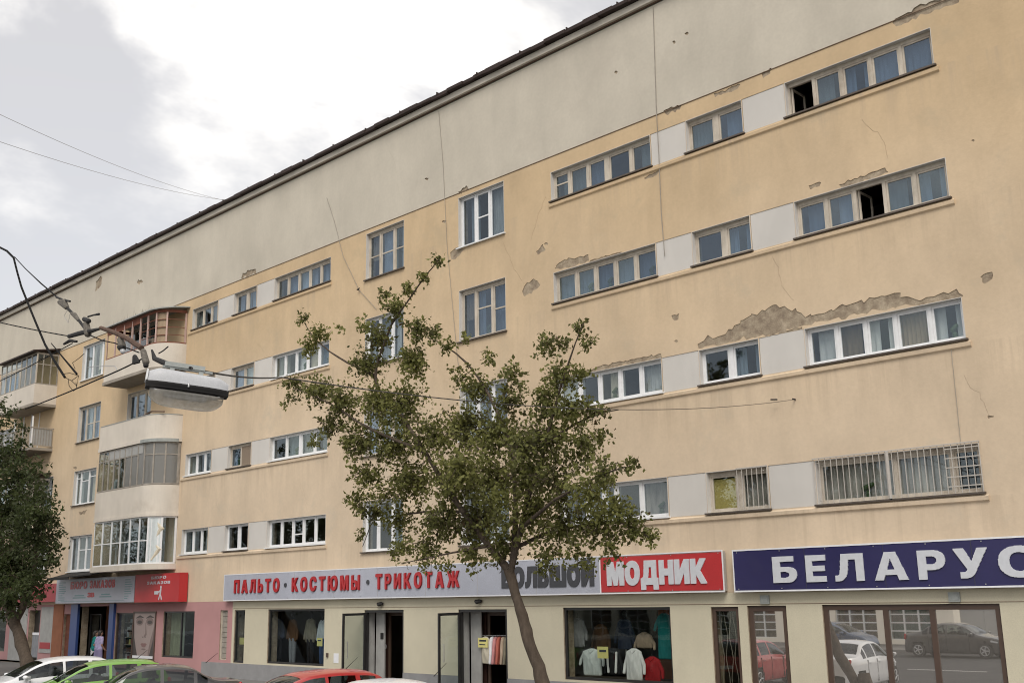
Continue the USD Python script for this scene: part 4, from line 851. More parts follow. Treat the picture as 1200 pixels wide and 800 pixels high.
for dx_, sg_ in ((-.42, -1), (.50, 1)):
    pp('eye_socket', ell(pw+dx_, 2.08, .33, .17), 2, 'postmid'); pp('dark_print', ell(pw+dx_, 2.05, .21, .075), 3, 'postdark')
    pp('brow', Polygon([(pw+dx_-.34, 2.22), (pw+dx_, 2.33), (pw+dx_+.34, 2.24), (pw+dx_, 2.27)]).buffer(.015), 3, 'postdark')
pp('nose_shade', Polygon([(pw+.13, 2.02), (pw+.26, 1.55), (pw+.14, 1.45), (pw+.05, 1.46), (pw+.16, 1.6)]).buffer(.02), 2, 'postmid')
for dx_ in (-.05, .15): pp('nostril', ell(pw+dx_, 1.43, .045, .022), 3, 'postdark')
pp('cheek_shade', Polygon([(pw+.93, 1.95), (pw+.86, 1.35), (pw+.66, .86), (pw+.5, .55), (pw+.45, .8), (pw+.62, 1.3)]), 2, 'postmid')
pp('lips', unary_union([ell(pw-.05, 1.13, .17, .05), ell(pw+.15, 1.13, .17, .05), ell(pw+.05, 1.07, .2, .06)]), 2, 'postlip')
pp('chin_shade', ell(pw+.05, .93, .2, .035), 2, 'postmid')
obj('caption', prism_xz(unary_union([sbox(px0+.1, .55, px1-.1, .66)]), FY-.032, .004), 'paper', pt)

# ------------------------------------------------------------------ things in the shop windows
def garment(name, label, cat, x, y, ztop, w_, h_, m, sleeve=.5, rot=0.0, group=None, hanger=True, stand=False, trousers=None, head=False):
    t = thing(name, label, cat, (x, y, ztop-h_), group, None, rot)
    hw = w_/2
    body = hull([(-hw+.05, 0, h_-.10, .05), (hw-.05, 0, h_-.10, .05), (-.06, 0, h_-.03, .045), (.06, 0, h_-.03, .045), (-hw*.82, 0, .05, .05), (hw*.82, 0, .05, .05), (0, -.05, h_*.6, .07)])
    parts_ = body
    for s in (-1, 1):
        sl = hull([(s*(hw-.06), 0, h_-.11, .055), (s*(hw+.07), 0, h_-.11-sleeve*.6, .045)])+hull([(s*(hw+.07), 0, h_-.11-sleeve*.6, .045), (s*(hw+.09), -.03, h_-.11-sleeve, .04)])
        parts_ = parts_+sl
    mm = parts_.refine_to_length(.05).to_mesh(); v = np.array(mm.vert_properties[:, :3]); f = np.array(mm.tri_verts)
    v[:, 1] += (.012*np.sin(v[:, 0]*38+1.3)*np.clip((h_-v[:, 2])/h_, 0, 1))
    obj('garment', (v, f), m, t, True, local=True)
    obj('collar', MB().tube([[-.09, -.045, h_-.02], [0, -.075, h_-.10], [.09, -.045, h_-.02]], .02, 6), m, t, local=True)
    if hanger: obj('hanger', MB().tube([[-hw*.7, 0, h_-.07], [0, 0, h_+.04], [hw*.7, 0, h_-.07]], .008, 5).tube([[0, 0, h_+.04], [0, 0, h_+.12], [.03, 0, h_+.14]], .005, 5), 'darkmetal', t, local=True)
    if stand: obj('stand', MB().tube([[0, .03, .1-ztop+h_], [0, .03, .05]], .02, 6).mesh(trimesh.creation.cylinder(.16, .02, sections=16, transform=trimesh.transformations.translation_matrix([0, .03, .12-ztop+h_]))), 'steel', t, local=True)
    if trousers:
        tr = hull([(-.1, .01, .08, .09), (-.11, .01, -.35, .075), (-.1, .01, -.72, .06)])+hull([(.1, .01, .08, .09), (.11, .01, -.35, .075), (.1, .01, -.72, .06)])
        obj('trousers', tr, trousers, t, True, local=True)
    if head: obj('mannequin_head', hull([(0, 0, h_+.16, .085), (0, -.015, h_+.07, .05), (0, 0, h_, .05)]), 'fab_black', t, True, local=True)
    return t
def gx(u, y): return at(u, 740, y)[0]
garment('mannequin', 'mannequin in an open navy jacket, leftmost in the dark shop window', 'mannequin', gx(327, FY+.7), FY+.7, 2.2, .48, .74, 'fab_navy', .58, hanger=False, trousers='fab_black', head=True, stand=True)
garment('mannequin', 'mannequin in a brown jacket, second from left in the dark shop window', 'mannequin', gx(343, FY+.8), FY+.8, 2.17, .48, .80, 'fab_brown', .58, hanger=False, trousers='fab_grey', head=True, stand=True)
garment('mannequin', 'mannequin in a light khaki jacket, third in the dark shop window', 'mannequin', gx(364, FY+.65), FY+.65, 2.2, .52, .84, 'fab_khaki', .6, hanger=False, trousers='fab_black', head=True, stand=True)
garment('mannequin', 'mannequin in a pale blue jacket at the right edge of the dark shop window', 'mannequin', gx(378.5, FY+.6), FY+.6, 2.15, .46, .75, 'fab_pale', .58, hanger=False, trousers='fab_jeans', head=True, stand=True)
# rack in the second doorway
rk = thing('clothes_rack', 'metal clothes rail standing in the open shop doorway', 'clothes rack', (-24.4, FY+.5, .1))
obj('rail', tb([[-25.0, FY+.5, 1.72], [-23.7, FY+.5, 1.72]], .014, 8), 'steel', rk); obj('upright', tb([[-25.0, FY+.5, .1], [-25.0, FY+.5, 1.72]], .014, 8), 'steel', rk); obj('upright', tb([[-23.7, FY+.5, .1], [-23.7, FY+.5, 1.72]], .014, 8), 'steel', rk)
obj('foot', MB().box(-25.03, -24.97, FY+.2, FY+.8, .1, .13), 'steel', rk); obj('foot', MB().box(-23.73, -23.67, FY+.2, FY+.8, .1, .13), 'steel', rk)
for k, (x, m_, lab, rz) in enumerate(((-24.72, 'fab_cream', 'cream jacket with a yellow price card, leftmost on the doorway rail', -.25), (-24.42, 'fab_white', 'white blouse, second on the doorway rail', -1.0), (-24.26, 'fab_pink', 'pink blouse, third on the doorway rail', -1.1), (-24.12, 'fab_coral', 'coral red blouse, fourth on the doorway rail', -1.05), (-23.95, 'fab_beige', 'beige blouse near the right end of the doorway rail', -1.0), (-23.82, 'fab_khaki', 'khaki jacket, rightmost on the doorway rail', -1.0))):
    garment('jacket', lab, 'clothes', x, FY+.47, 1.68, .48, .78, m_, .62, rz)
nt = thing('price_card', 'yellow price card on the cream jacket in the doorway', 'card', (-24.72, FY+.36, 1.42)); obj('card', bx(-24.92, -24.5, FY+.33, FY+.336, 1.38, 1.66), 'note', nt); obj('card_print', MB().box(-24.86, -24.56, FY+.327, FY+.33, 1.55, 1.6).box(-24.86, -24.6, FY+.327, FY+.33, 1.45, 1.48), 'letblack', nt)
# the lit display window
garment('shirt', 'patterned pale shirt hung high at the left of the shop window', 'clothes', gx(677, FY+.6), FY+.6, 2.22, .5, .78, 'fab_grey', .45)
garment('shirt', 'pale tee shirt low in the shop window under the yellow card', 'clothes', gx(693, FY+.4), FY+.4, 1.42, .66, .70, 'fab_pale', .3)
sh_ = garment('shirt', 'black and white shirt in the middle of the shop window', 'clothes', gx(718, FY+.45), FY+.45, 1.42, .44, .66, 'fab_black', .5)
for dx_ in (-.16, .16): obj('white_front', hull([(dx_, -.075, .58, .03), (dx_*.8, -.085, .08, .035)], 10), 'fab_white', sh_, True, local=True)
garment('blouse', 'white blouse low at the centre right of the shop window', 'clothes', gx(742, FY+.4), FY+.4, 1.45, .50, .80, 'fab_white', .5)
garment('blouse', 'red blouse low at the right of the shop window', 'clothes', gx(763, FY+.5), FY+.5, 1.25, .5, .62, 'fab_red', .4)
garment('dress', 'teal dress hanging at the right edge of the shop window', 'clothes', gx(779, FY+.55), FY+.55, 2.35, .42, 1.15, 'fab_teal', .3)
garment('jacket', 'dark jacket on a mannequin in the middle of the shop window', 'mannequin', gx(732, FY+.9), FY+.9, 2.2, .46, .8, 'fab_navy', .5, stand=True, head=True, hanger=False)
garment('jacket', 'dark brown jacket at the back of the shop window', 'clothes', gx(704, FY+1.0), FY+1.0, 2.05, .46, .8, 'fab_brown', .5)
garment('cardigan', 'beige cardigan folded over a rail behind the white blouse', 'clothes', gx(755, FY+.8), FY+.8, 1.85, .5, .4, 'fab_beige', .3)
nt = thing('price_card', 'yellow price card stuck low in the middle of the shop window', 'card', (-19.8, FY+.15, 1.2)); obj('card', bx(-20.02, -19.64, FY+.15, FY+.156, 1.2, 1.5), 'note', nt); obj('card_print', MB().box(-19.95, -19.71, FY+.147, FY+.15, 1.36, 1.42), 'letblack', nt)
nt = thing('price_card', 'yellow price card in the dark window beside the khaki jacket', 'card', (-32.8, FY+.3, 1.2)); obj('card', bx(-33.0, -32.68, FY+.14, FY+.146, 1.28, 1.56), 'note', nt); obj('card_print', MB().box(-32.95, -32.75, FY+.137, FY+.14, 1.45, 1.49), 'letblack', nt)
nt = thing('notice_sheet', 'yellow notice stuck inside the slim dark window', 'notice', (-37.8, FY+.3, 1.2)); obj('sheet', bx(-38.1, -37.75, FY+.14, FY+.146, 1.25, 1.5), 'note', nt)
obj('display_step', MB().box(-22.3, -17.5, FY+.45, FY+1.6, .1, .62), 'roomfloor', bld); obj('display_step', MB().box(-35.9, -32.4, FY+.45, FY+1.6, .1, .5), 'shopwall', bld)
obj('backdrop', MB().box(-22.3, -21.3, FY+1.4, FY+1.45, .6, 2.5), 'silver', bld); obj('backdrop', MB().box(-18.95, -18.5, FY+1.5, FY+1.55, .6, 2.5), 'orange', bld)
shf = thing('shelf_rack', 'tall shelf of small goods behind the display glass beside the poster', 'shelf', (-47.5, FY+.6, .1))
for z in np.arange(.4, 2.3, .32): obj('shelf', bx(-48.3, -46.7, FY+.45, FY+.8, z, z+.025), 'oldwood', shf)
rg = np.random.default_rng(12); cols_ = ['fab_white', 'fab_red', 'fab_beige', 'fab_pale', 'fab_black', 'note', 'fab_brown']
for z in np.arange(.4, 2.2, .32):
    x = -48.2
    while x < -46.85:
        ww = rg.uniform(.08, .2); hh = rg.uniform(.1, .24); obj('goods', MB().box(x, x+ww, FY+.5, FY+.68, z+.026, z+.026+hh), cols_[rg.integers(7)], shf); x += ww+rg.uniform(.03, .12)
bin_ = thing('notice_stand', 'dark notice stand with a white top in the black doorway', 'notice stand', (-57.2, FY+.15, .0)); obj('stand_board', bx(-57.7, -56.85, FY+.1, FY+.16, .3, 1.5), 'fab_grey', bin_); obj('header', bx(-57.7, -56.85, FY+.09, FY+.0999, 1.38, 1.5), 'paper', bin_); obj('leg', bx(-57.65, -57.6, FY+.1, FY+.15, 0, .3), 'steel', bin_); obj('leg', bx(-56.95, -56.9, FY+.1, FY+.15, 0, .3), 'steel', bin_)

# ------------------------------------------------------------------ people by the entrance
def person(label, x, y, rz, top, bottom, hair, h=1.66, skirt=False, bend=0.0, bag=None):
    t = thing('person', label, 'person', (x, y, 0.0), None, None, rz)        # faces -y when rz = 0
    s = h/1.70
    J = lambda a, b, c, r: (a*s, b*s-bend*max(0, c-.9)*.5, c*s, r*s)
    segs = []
    def chain(*js):
        for a, b in zip(js[:-1], js[1:]): segs.append(hull([a, b], 14))
    for q in (-1, 1):
        chain(J(q*.09, 0, .90, .095), J(q*.095, -.02, .48, .062), J(q*.095, .015, .09, .042)); chain(J(q*.095, .02, .05, .045), J(q*.11, -.15, .03, .032))
        sh_, el, wr = J(q*.185, .01, 1.40, .052), J(q*.235, .03, 1.12, .042), J(q*.19, -.14, .94, .032)
        chain(sh_, el, wr); chain(wr, J(q*.175, -.2, .90, .034))
        for k in range(4): chain(J(q*.175+.016*(k-1.5), -.21, .90, .012), J(q*.17+.017*(k-1.5), -.26, .885-.006*abs(k-1.5), .010), J(q*.17+.016*(k-1.5), -.285, .86, .009))
        chain(J(q*.15, -.18, .91, .013), J(q*.13, -.22, .905, .010))
    segs.append(hull([J(-.13, 0, .95, .09), J(.13, 0, .95, .09), J(-.1, 0, 1.12, .09), J(.1, 0, 1.12, .09)], 14))
    segs.append(hull([J(-.1, 0, 1.12, .09), J(.1, 0, 1.12, .09), J(-.15, .01, 1.36, .075), J(.15, .01, 1.36, .075), J(0, .01, 1.42, .06)], 14))
    chain(J(0, .01, 1.40, .055), J(0, -.01, 1.52, .05))
    segs.append(hull([J(0, 0, 1.615, .085), J(0, -.03, 1.545, .055), J(0, .02, 1.60, .085)], 20))
    segs.append(hull([J(0, -.095, 1.60, .010), J(0, -.108, 1.572, .014)], 10))
    for q in (-1, 1): segs.append(hull([J(q*.088, .01, 1.59, .018), J(q*.088, .012, 1.565, .014)], 10))
    m = manifold3d.Manifold.batch_boolean(segs, manifold3d.OpType.Add).refine_to_length(.03).to_mesh()
    tm = trimesh.Trimesh(m.vert_properties[:, :3], m.tri_verts); trimesh.smoothing.filter_taubin(tm, iterations=6)
    obj('body', tm, 'skin', t, True, local=True)
    tops = [hull([J(-.135, 0, .93, .105), J(.135, 0, .93, .105), J(-.105, 0, 1.12, .105), J(.105, 0, 1.12, .105)], 14), hull([J(-.105, 0, 1.12, .105), J(.105, 0, 1.12, .105), J(-.16, .01, 1.37, .085), J(.16, .01, 1.37, .085), J(0, .01, 1.42, .065)], 14)]
    for q in (-1, 1): tops.append(hull([J(q*.175, .01, 1.40, .07), J(q*.225, .03, 1.18, .06)], 14))
    mm = manifold3d.Manifold.batch_boolean(tops, manifold3d.OpType.Add).refine_to_length(.035).to_mesh(); tm = trimesh.Trimesh(mm.vert_properties[:, :3], mm.tri_verts); trimesh.smoothing.filter_taubin(tm, iterations=5)
    v = tm.vertices; v[:, 1] += .008*np.sin(v[:, 2]*45+v[:, 0]*20)
    obj('blouse', (v, tm.faces), top, t, True, local=True)
    if skirt: bt = [hull([J(-.12, 0, .95, .10), J(.12, 0, .95, .10), J(-.18, 0, .35, .10), J(.18, 0, .35, .10)], 16)]
    else: bt = [hull([J(q*.09, 0, .93, .108), J(q*.1, -.01, .48, .085)], 14) for q in (-1, 1)]+[hull([J(q*.1, -.01, .48, .085), J(q*.1, .01, .12, .07)], 14) for q in (-1, 1)]
    obj('skirt' if skirt else 'trousers', manifold3d.Manifold.batch_boolean(bt, manifold3d.OpType.Add), bottom, t, 50, local=True)
    obj('hair', hull([J(0, .03, 1.64, .092), J(0, .055, 1.56, .075), J(0, -.02, 1.672, .07)], 18), hair, t, True, local=True)
    for q in (-1, 1): obj('eye', hull([J(q*.033, -.082, 1.598, .012)], 10), 'hair', t, True, local=True)
    obj('mouth', hull([J(-.022, -.082, 1.54, .006), J(.022, -.082, 1.54, .006)], 8), 'fab_red', t, True, local=True)
    if bag: obj('bag', hull([J(-.3, 0, .75, .05), J(-.3, -.1, .5, .08), J(-.3, .14, .5, .08)], 14), bag, t, 40, local=True)
    return t
person('person in a teal shirt and white trousers standing at the entrance', -48.7, 22.25, PI*.9, 'fab_tealshirt', 'fab_white', 'hair', 1.67, bend=.25, bag='fab_black')
person('person in a lavender blouse and long skirt at the entrance', -47.75, 22.05, PI*1.05, 'fab_lavender', 'fab_lav2', 'hair', 1.70, skirt=True, bend=.2)

# ------------------------------------------------------------------ cars, nose along +x in their own frame
def smooth(x, pts):
    xs, ys = zip(*pts); x = np.asarray(x, float)
    from scipy.interpolate import PchipInterpolator
    return PchipInterpolator(xs, ys)(x)
def make_car(name, label, cat, loc, rotz, paint, style, group):
    """one lofted shell cut into paint and glass by where the pillars run; all lengths in metres, z from the road"""
    L = dict(hatch=3.95, sedan=4.5)[style]; H = dict(hatch=1.5, sedan=1.48)[style]; W_ = dict(hatch=.84, sedan=.88)[style]
    xr = -L/2; xf = L/2
    t = thing(name, label, cat, loc, group, None, rotz)
    if style == 'hatch':
        top = [(xr, .55), (xr+.04, .92), (xr+.12, 1.02), (xr+.35, 1.38), (xr+.7, H-.03), (xr+1.4, H), (xr+2.0, H-.03), (xr+2.35, H-.12), (xr+3.05, 1.02), (xr+3.2, .97), (xr+3.7, .84), (xf-.08, .70), (xf, .5)]
        belt = [(xr, .5), (xr+.1, .95), (xr+1.4, .96), (xr+2.6, .93), (xr+3.1, .90), (xr+3.7, .76), (xf, .48)]
        rear_g, ws = (xr+.10, xr+.52), (xr+2.28, xr+3.02); side = (xr+.5, xr+2.95); pillars = (xr+.95, xr+1.72)
    else:
        top = [(xr, .55), (xr+.05, .95), (xr+.12, 1.03), (xr+.62, 1.08), (xr+.78, 1.11), (xr+1.4, H-.06), (xr+1.9, H), (xr+2.4, H-.01), (xr+2.75, H-.09), (xr+3.45, 1.00), (xr+3.65, .95), (xr+4.2, .84), (xf-.08, .70), (xf, .5)]
        belt = [(xr, .5), (xr+.1, .94), (xr+1.0, .95), (xr+2.2, .95), (xr+3.4, .90), (xr+4.2, .77), (xf, .48)]
        rear_g, ws = (xr+.82, xr+1.36), (xr+2.68, xr+3.42); side = (xr+.95, xr+3.3); pillars = (xr+1.25, xr+2.08)
    xs = np.unique(np.r_[np.linspace(xr, xr+.2, 8), np.linspace(xr+.2, xf-.25, 96), np.linspace(xf-.25, xf, 10)]); n = len(xs)
    zt, zb = smooth(xs, top), smooth(xs, belt); zb = np.minimum(zb, zt-.02)
    plan = W_*np.clip(1-np.abs(xs/(L/2))**7*.34, 0, 1)*(1-.03*np.clip(xs/(L/2), 0, 1)); cab = np.clip((zt-zb)/.5, 0, 1)
    wr_ = plan*(1-.25*cab)-.05*(1-cab)            # roof edge half width
    NV = []
    def section(i):
        p = []
        for q in np.linspace(0, 1, 9): p.append((wr_[i]*q, zt[i]-.045*q**2.5*(.6+.8*cab[i])))              # crown of the roof or bonnet
        ze = p[-1][1]
        for q in (.10, .3, .5, .7, .9, 1.0): p.append((wr_[i]+(plan[i]-.035-wr_[i])*q+.02*math.sin(q*PI)*cab[i], ze+(zb[i]-ze)*q))   # side window band
        for q, bw in ((.06, -.012), (.2, .0), (.4, -.008), (.62, .004), (.8, -.01), (.93, -.03), (1.0, -.07)): p.append((plan[i]+bw, zb[i]+(.2-zb[i])*q))
        p.append((plan[i]*.75, .17)); p.append((0, .17))
        return p
    S = np.array([section(i) for i in range(n)]); k = S.shape[1]
    V = []; idx = {}
    for sgn in (1, -1):
        V.append(np.stack([np.repeat(xs, k), (sgn*S[:, :, 0]).ravel(), S[:, :, 1].ravel()], 1))
    V = np.vstack(V); paintf, glassf = [], {'windscreen': [], 'rear_window': [], 'side_window': []}; arch = [(xr+.75, .36), (xf-.78, .36)]
    for s_, sgn in enumerate((1, -1)):
        o = s_*n*k
        for i in range(n-1):
            xm = (xs[i]+xs[i+1])/2
            for j in range(k-1):
                a, b, c, d = o+i*k+j, o+(i+1)*k+j, o+(i+1)*k+j+1, o+i*k+j+1
                q = [[a, b, c], [a, c, d]] if sgn > 0 else [[a, c, b], [a, d, c]]
                zc = V[[a, b, c, d], 2].mean(); key = None
                if j < 7 and ws[0] < xm < ws[1]: key = 'windscreen'
                elif j < 7 and rear_g[0] < xm < rear_g[1]: key = 'rear_window'
                elif 9 <= j <= 12 and side[0] < xm < side[1] and cab[i] > .12 and all(abs(xm-pp) > .045 for pp in pillars): key = ('side_window', s_, sum(xm > pp for pp in pillars))
                if j >= 15 and any((xm-ax)**2+(zc-.31)**2 < ar**2 for ax, ar in arch): continue
                if isinstance(key, tuple): glassf.setdefault(key, []).extend(q)
                elif key: glassf[key] += q
                else: paintf += q
    body = trimesh.Trimesh(V, paintf, process=True); body.remove_unreferenced_vertices()
    obj('body', body, paint, t, 40, local=True)
    for key, fs in glassf.items():
        if fs:
            g = trimesh.Trimesh(V, fs, process=True); g.remove_unreferenced_vertices(); g.vertices -= g.vertex_normals*.006
            obj(key if isinstance(key, str) else key[0], g, 'car_glass', t, True, local=True)
    inn = MB().box(xr+.3, xf-1.0, -.7, .7, .25, .55).box(ws[1]-.35, ws[1]+.1, -.66, .66, .5, .9)
    for yy in (-.38, .38):
        inn.mesh(hull([(.25, yy-.2, .6, .07), (.25, yy+.2, .6, .07), (-.05, yy-.2, 1.05, .06), (-.05, yy+.2, 1.05, .06)], 10)).mesh(hull([(-.09, yy-.09, 1.2, .05), (-.09, yy+.09, 1.2, .05)], 10))
    inn.mesh(hull([(-.85, -.55, .6, .08), (-.85, .55, .6, .08), (-1.05, -.55, 1.02, .07), (-1.05, .55, 1.02, .07)], 10))
    obj('seats', inn, 'seat', t, local=True)
    liner = MB()
    for ax, ar in arch:
        for yy in (-1, 1):
            c = trimesh.creation.cylinder(.31, .2, sections=28); c.apply_transform(trimesh.transformations.rotation_matrix(PI/2, [1, 0, 0])); c.apply_translation([ax, yy*(W_-.11), .31])
            w_ = obj('wheel', c, 'tyre', t, 40, local=True)
            r_ = MB()
            for q in range(5):
                a_ = q*2*PI/5; r_.tube([[ax, yy*(W_-.005), .31], [ax+.19*math.cos(a_), yy*(W_-.005), .31+.19*math.sin(a_)]], [.035, .028], 6)
            th = np.linspace(0, 2*PI, 25); r_.tube(np.stack([ax+.195*np.cos(th), np.full(25, yy*(W_-.008)), .31+.195*np.sin(th)], 1), .018, 6)
            obj('rim', r_, 'rim', w_, 40, local=True)
    obj('wheel_well', MB().box(arch[0][0]-.4, arch[0][0]+.4, -W_+.28, W_-.28, .18, .8).box(arch[1][0]-.4, arch[1][0]+.4, -W_+.28, W_-.28, .18, .72), 'rubber', t, local=True)
    for yy in (-1, 1):
        mx = ws[1]-.18; zm = .98
        mi = obj('mirror', hull([(mx, yy*(W_+.06), zm+.03, .06), (mx, yy*(W_+.17), zm+.03, .055), (mx-.05, yy*(W_+.1), zm, .07)], 14), paint, t, True, local=True)
        obj('mirror_glass', bx(mx-.125, mx-.115, yy*(W_+.06)-.05, yy*(W_+.17)+.03 if yy > 0 else yy*(W_+.06)+.05, zm-.03, zm+.07) if yy > 0 else bx(mx-.125, mx-.115, yy*(W_+.17), yy*(W_+.04), zm-.03, zm+.07), 'steel', mi, local=True)
        obj('headlight', hull([(xf-.30, yy*(W_-.20), .66, .07), (xf-.22, yy*(W_-.34), .645, .06), (xf-.5, yy*(W_-.10), .71, .05)], 14), 'lightlens', t, True, local=True)
        obj('tail_light', hull([(xr+.10, yy*(W_-.2), .80, .06), (xr+.13, yy*(W_-.16), .95, .05)], 12), 'taillens', t, True, local=True)
        for q in (pillars[0]+.1, pillars[1]+.1):
            zh = float(smooth([q], belt)[0])-.1; obj('door_handle', MB().tube([[q, yy*(W_-.005), zh], [q+.02, yy*(W_+.02), zh], [q+.15, yy*(W_+.02), zh], [q+.17, yy*(W_-.005), zh]], .012, 6), paint, t, local=True)
        gp = MB()
        for q in pillars+(ws[1]-.35,): gp.box(q-.006, q+.006, yy*(W_-.03), yy*(W_+.004), .28, float(smooth([q], belt)[0])-.02)
        obj('door_gap', gp, 'rubber', t, local=True)
    obj('grille', bx(xf-.09, xf-.02, -.42, .42, .40, .56), 'rubber', t, local=True)
    for xx, wv in ((xf-.045, .0), (xr+.012, .0)): obj('number_plate', bx(xx-.008, xx+.02, -.26, .26, .38 if xx > 0 else .62, .49 if xx > 0 else .73), 'paper', t, local=True)
    wp = MB()
    for q in (-.35, .2): wp.tube([[ws[1]-.02, q, float(smooth([ws[1]-.02], top)[0])+.02], [ws[1]-.16, q+.45, float(smooth([ws[1]-.16], top)[0])+.005]], .008, 5)
    obj('wiper', wp, 'rubber', t, local=True)
    obj('aerial', tb([[xr+.9, 0, H-.02], [xr+.6, 0, H+.22]], [.008, .004], 5), 'rubber', t, local=True)
    return t
GC = 'cars parked nose out along the kerb'
RZ = -0.13; A0 = -PI/2
make_car('parked_car', 'white hatchback parked farthest left under the dark tree', 'car', (-33.4, 13.9, RZ), A0-.10, 'car_white', 'hatch', GC)
make_car('parked_car', 'bright green hatchback parked between the white and the graphite cars', 'car', (-30.2, 13.9, RZ), A0-.25, 'car_green', 'hatch', GC)
make_car('parked_car', 'dark graphite sedan parked before the pink shop wall', 'car', (-27.0, 13.9, RZ), A0-.35, 'car_dark', 'sedan', GC)
make_car('parked_car', 'red hatchback parked before the dark shop window', 'car', (-20.9, 14.3, RZ), A0-.15, 'car_red', 'hatch', GC)
wc = make_car('parked_car', 'white sedan parked before the open shop doorways', 'car', (-17.6, 13.75, RZ), A0-.15, 'car_white', 'sedan', GC)

# ------------------------------------------------------------------ trees
def leaf_mesh(centres, normals_rng, size, rg):
    n = len(centres)
    a = rg.normal(size=(n, 3)); a[:, 2] -= .35; a /= np.linalg.norm(a, axis=1, keepdims=True)         # along the leaf, hanging a little
    b = np.cross(a, rg.normal(size=(n, 3))); b /= np.linalg.norm(b, axis=1, keepdims=True); nn = np.cross(a, b)
    s = size*rg.choice([.55, .8, 1.0, 1.15, 1.45], n, p=[.15, .3, .3, .17, .08])[:, None]*rg.uniform(.9, 1.1, n)[:, None]
    base = centres; tip = base+a*s; l = base+a*s*.45+b*s*.33+nn*s*.10; r_ = base+a*s*.45-b*s*.33+nn*s*.10; m = base+a*s*.5
    V = np.stack([base, l, tip, r_, m], 1).reshape(-1, 3); o = np.arange(n)[:, None]*5
    F = np.concatenate([o+[[0, 1, 4]], o+[[1, 2, 4]], o+[[2, 3, 4]], o+[[3, 0, 4]]], 0)
    return V, F
def grow(t, blobs, seed, leaves, size, leafm, twig_m='bark', per_twig=9, droop=.25, splitm=None):
    """blobs: (centre, radius, density). Twigs run out through each one and carry the leaves; the density falls towards the edge"""
    rg = np.random.default_rng(seed); tw = MB(); cs = []
    wts = np.array([b[1]**2.2*b[2] for b in blobs]); wts /= wts.sum()
    for (c, r, d), wt in zip(blobs, wts):
        nt = max(3, int(leaves*wt/per_twig))
        for _ in range(nt):
            dd = rg.normal(size=3); dd /= np.linalg.norm(dd); st = c+dd*r*rg.uniform(0, .75)
            dr = dd*.8+rg.normal(0, .45, 3); dr[2] += .1-droop; dr /= np.linalg.norm(dr); L = r*rg.uniform(.35, .75)
            u = np.sort(rg.uniform(0, 1, per_twig))
            pts = st+dr*L*u[:, None]+np.array([0, 0, -droop*.5*L])*(u**2)[:, None]+rg.normal(0, .035+.02*r, (per_twig, 3))
            cs.append(pts)
            if rg.random() < .3: tw.tube([st, st+dr*L*.5, st+dr*L+np.array([0, 0, -droop*.5*L])], [.009, .007, .003], 3, False)
    cs = np.vstack(cs)
    cr = obj('crown', leaf_mesh(cs, None, size, rg), leafm, t, kind='stuff')
    tone = np.clip(.55*rg.uniform(0, 1, len(cs))+.9*(meshkit.fbm(cs*1.1, 3, seed)-.5)+.22, 0, 1)
    from pxr import Vt
    UsdGeom.PrimvarsAPI(cr.prim).CreatePrimvar('tone', Sdf.ValueTypeNames.FloatArray, 'vertex').Set(Vt.FloatArray.FromNumpy(np.repeat(tone, 5).astype(np.float32)))
    obj('twigs', tw, twig_m, t, kind='stuff')
def limb(t, pts, r0, r1, name='limb', seed=0, sides=9, wob=.03):
    pts = np.asarray(pts, float); from scipy.interpolate import PchipInterpolator
    s = np.r_[0, np.cumsum(np.linalg.norm(np.diff(pts, axis=0), axis=1))]; n = max(6, int(s[-1]/.15)); ss = np.linspace(0, s[-1], n)
    P = np.stack([PchipInterpolator(s, pts[:, k])(ss) for k in range(3)], 1); rg = np.random.default_rng(seed)
    w_ = np.cumsum(rg.normal(0, wob*.25, (n, 3)), axis=0); w_ -= np.linspace(0, 1, n)[:, None]*w_[-1]; P += w_*.6
    R_ = (r0+(r1-r0)*(ss/s[-1])**.85)*(1+.07*np.sin(ss*5+seed)+rg.normal(0, .03, n))
    return obj(name, tb(P, R_, sides), 'bark', t, 50)
TY = 17.0
tr = thing('street_tree', 'young leaning maple tree with sparse olive crown in front of the shop sign', 'tree', (-15.6, TY, 0))
fork = at(596, 668, TY)
tk = limb(tr, [[-15.45, TY, -.12], at(637, 800, TY), at(618, 742, TY), at(608, 705, TY), fork], .168, .10, 'trunk', 1, 16, .10)
obj('root_flare', MB().tube([[-15.42, TY, -.18], [-15.44, TY, .1], [-15.5, TY, .6]], [.34, .22, .165], 14), 'bark', tr, True)
LIMBS = [([(596, 668, 17), (570, 635, 16.9), (530, 580, 16.7), (480, 500, 16.5), (440, 440, 16.4), (455, 390, 16.4), (480, 350, 16.5), (516, 302, 16.6)], .085, .012),
 ([(598, 672, 17), (603, 620, 17.1), (600, 540, 17.3), (575, 470, 17.6), (545, 425, 17.8), (500, 395, 17.9)], .07, .012),
 ([(599, 670, 17), (615, 600, 16.9), (640, 520, 16.8), (662, 440, 16.9), (684, 378, 17.0)], .07, .012),
 ([(610, 620, 16.9), (660, 580, 16.4), (710, 555, 16.2), (742, 545, 16.1)], .05, .01),
 ([(606, 640, 17), (660, 620, 17.6), (715, 612, 17.9), (765, 632, 18.1)], .05, .01),
 ([(500, 530, 16.6), (430, 500, 16.1), (380, 470, 15.9), (345, 455, 15.8)], .05, .01),
 ([(440, 440, 16.4), (400, 420, 16.1), (368, 395, 16.0), (350, 366, 15.9)], .035, .008),
 ([(545, 600, 16.7), (490, 600, 17.2), (440, 610, 17.5), (425, 640, 17.6)], .04, .008),
 ([(570, 640, 16.9), (520, 650, 16.4), (470, 660, 16.2)], .03, .008),
 ([(600, 560, 17.2), (555, 520, 18.0), (520, 480, 18.4)], .04, .01), ([(640, 520, 16.8), (690, 490, 17.3), (725, 480, 17.5)], .035, .008)]
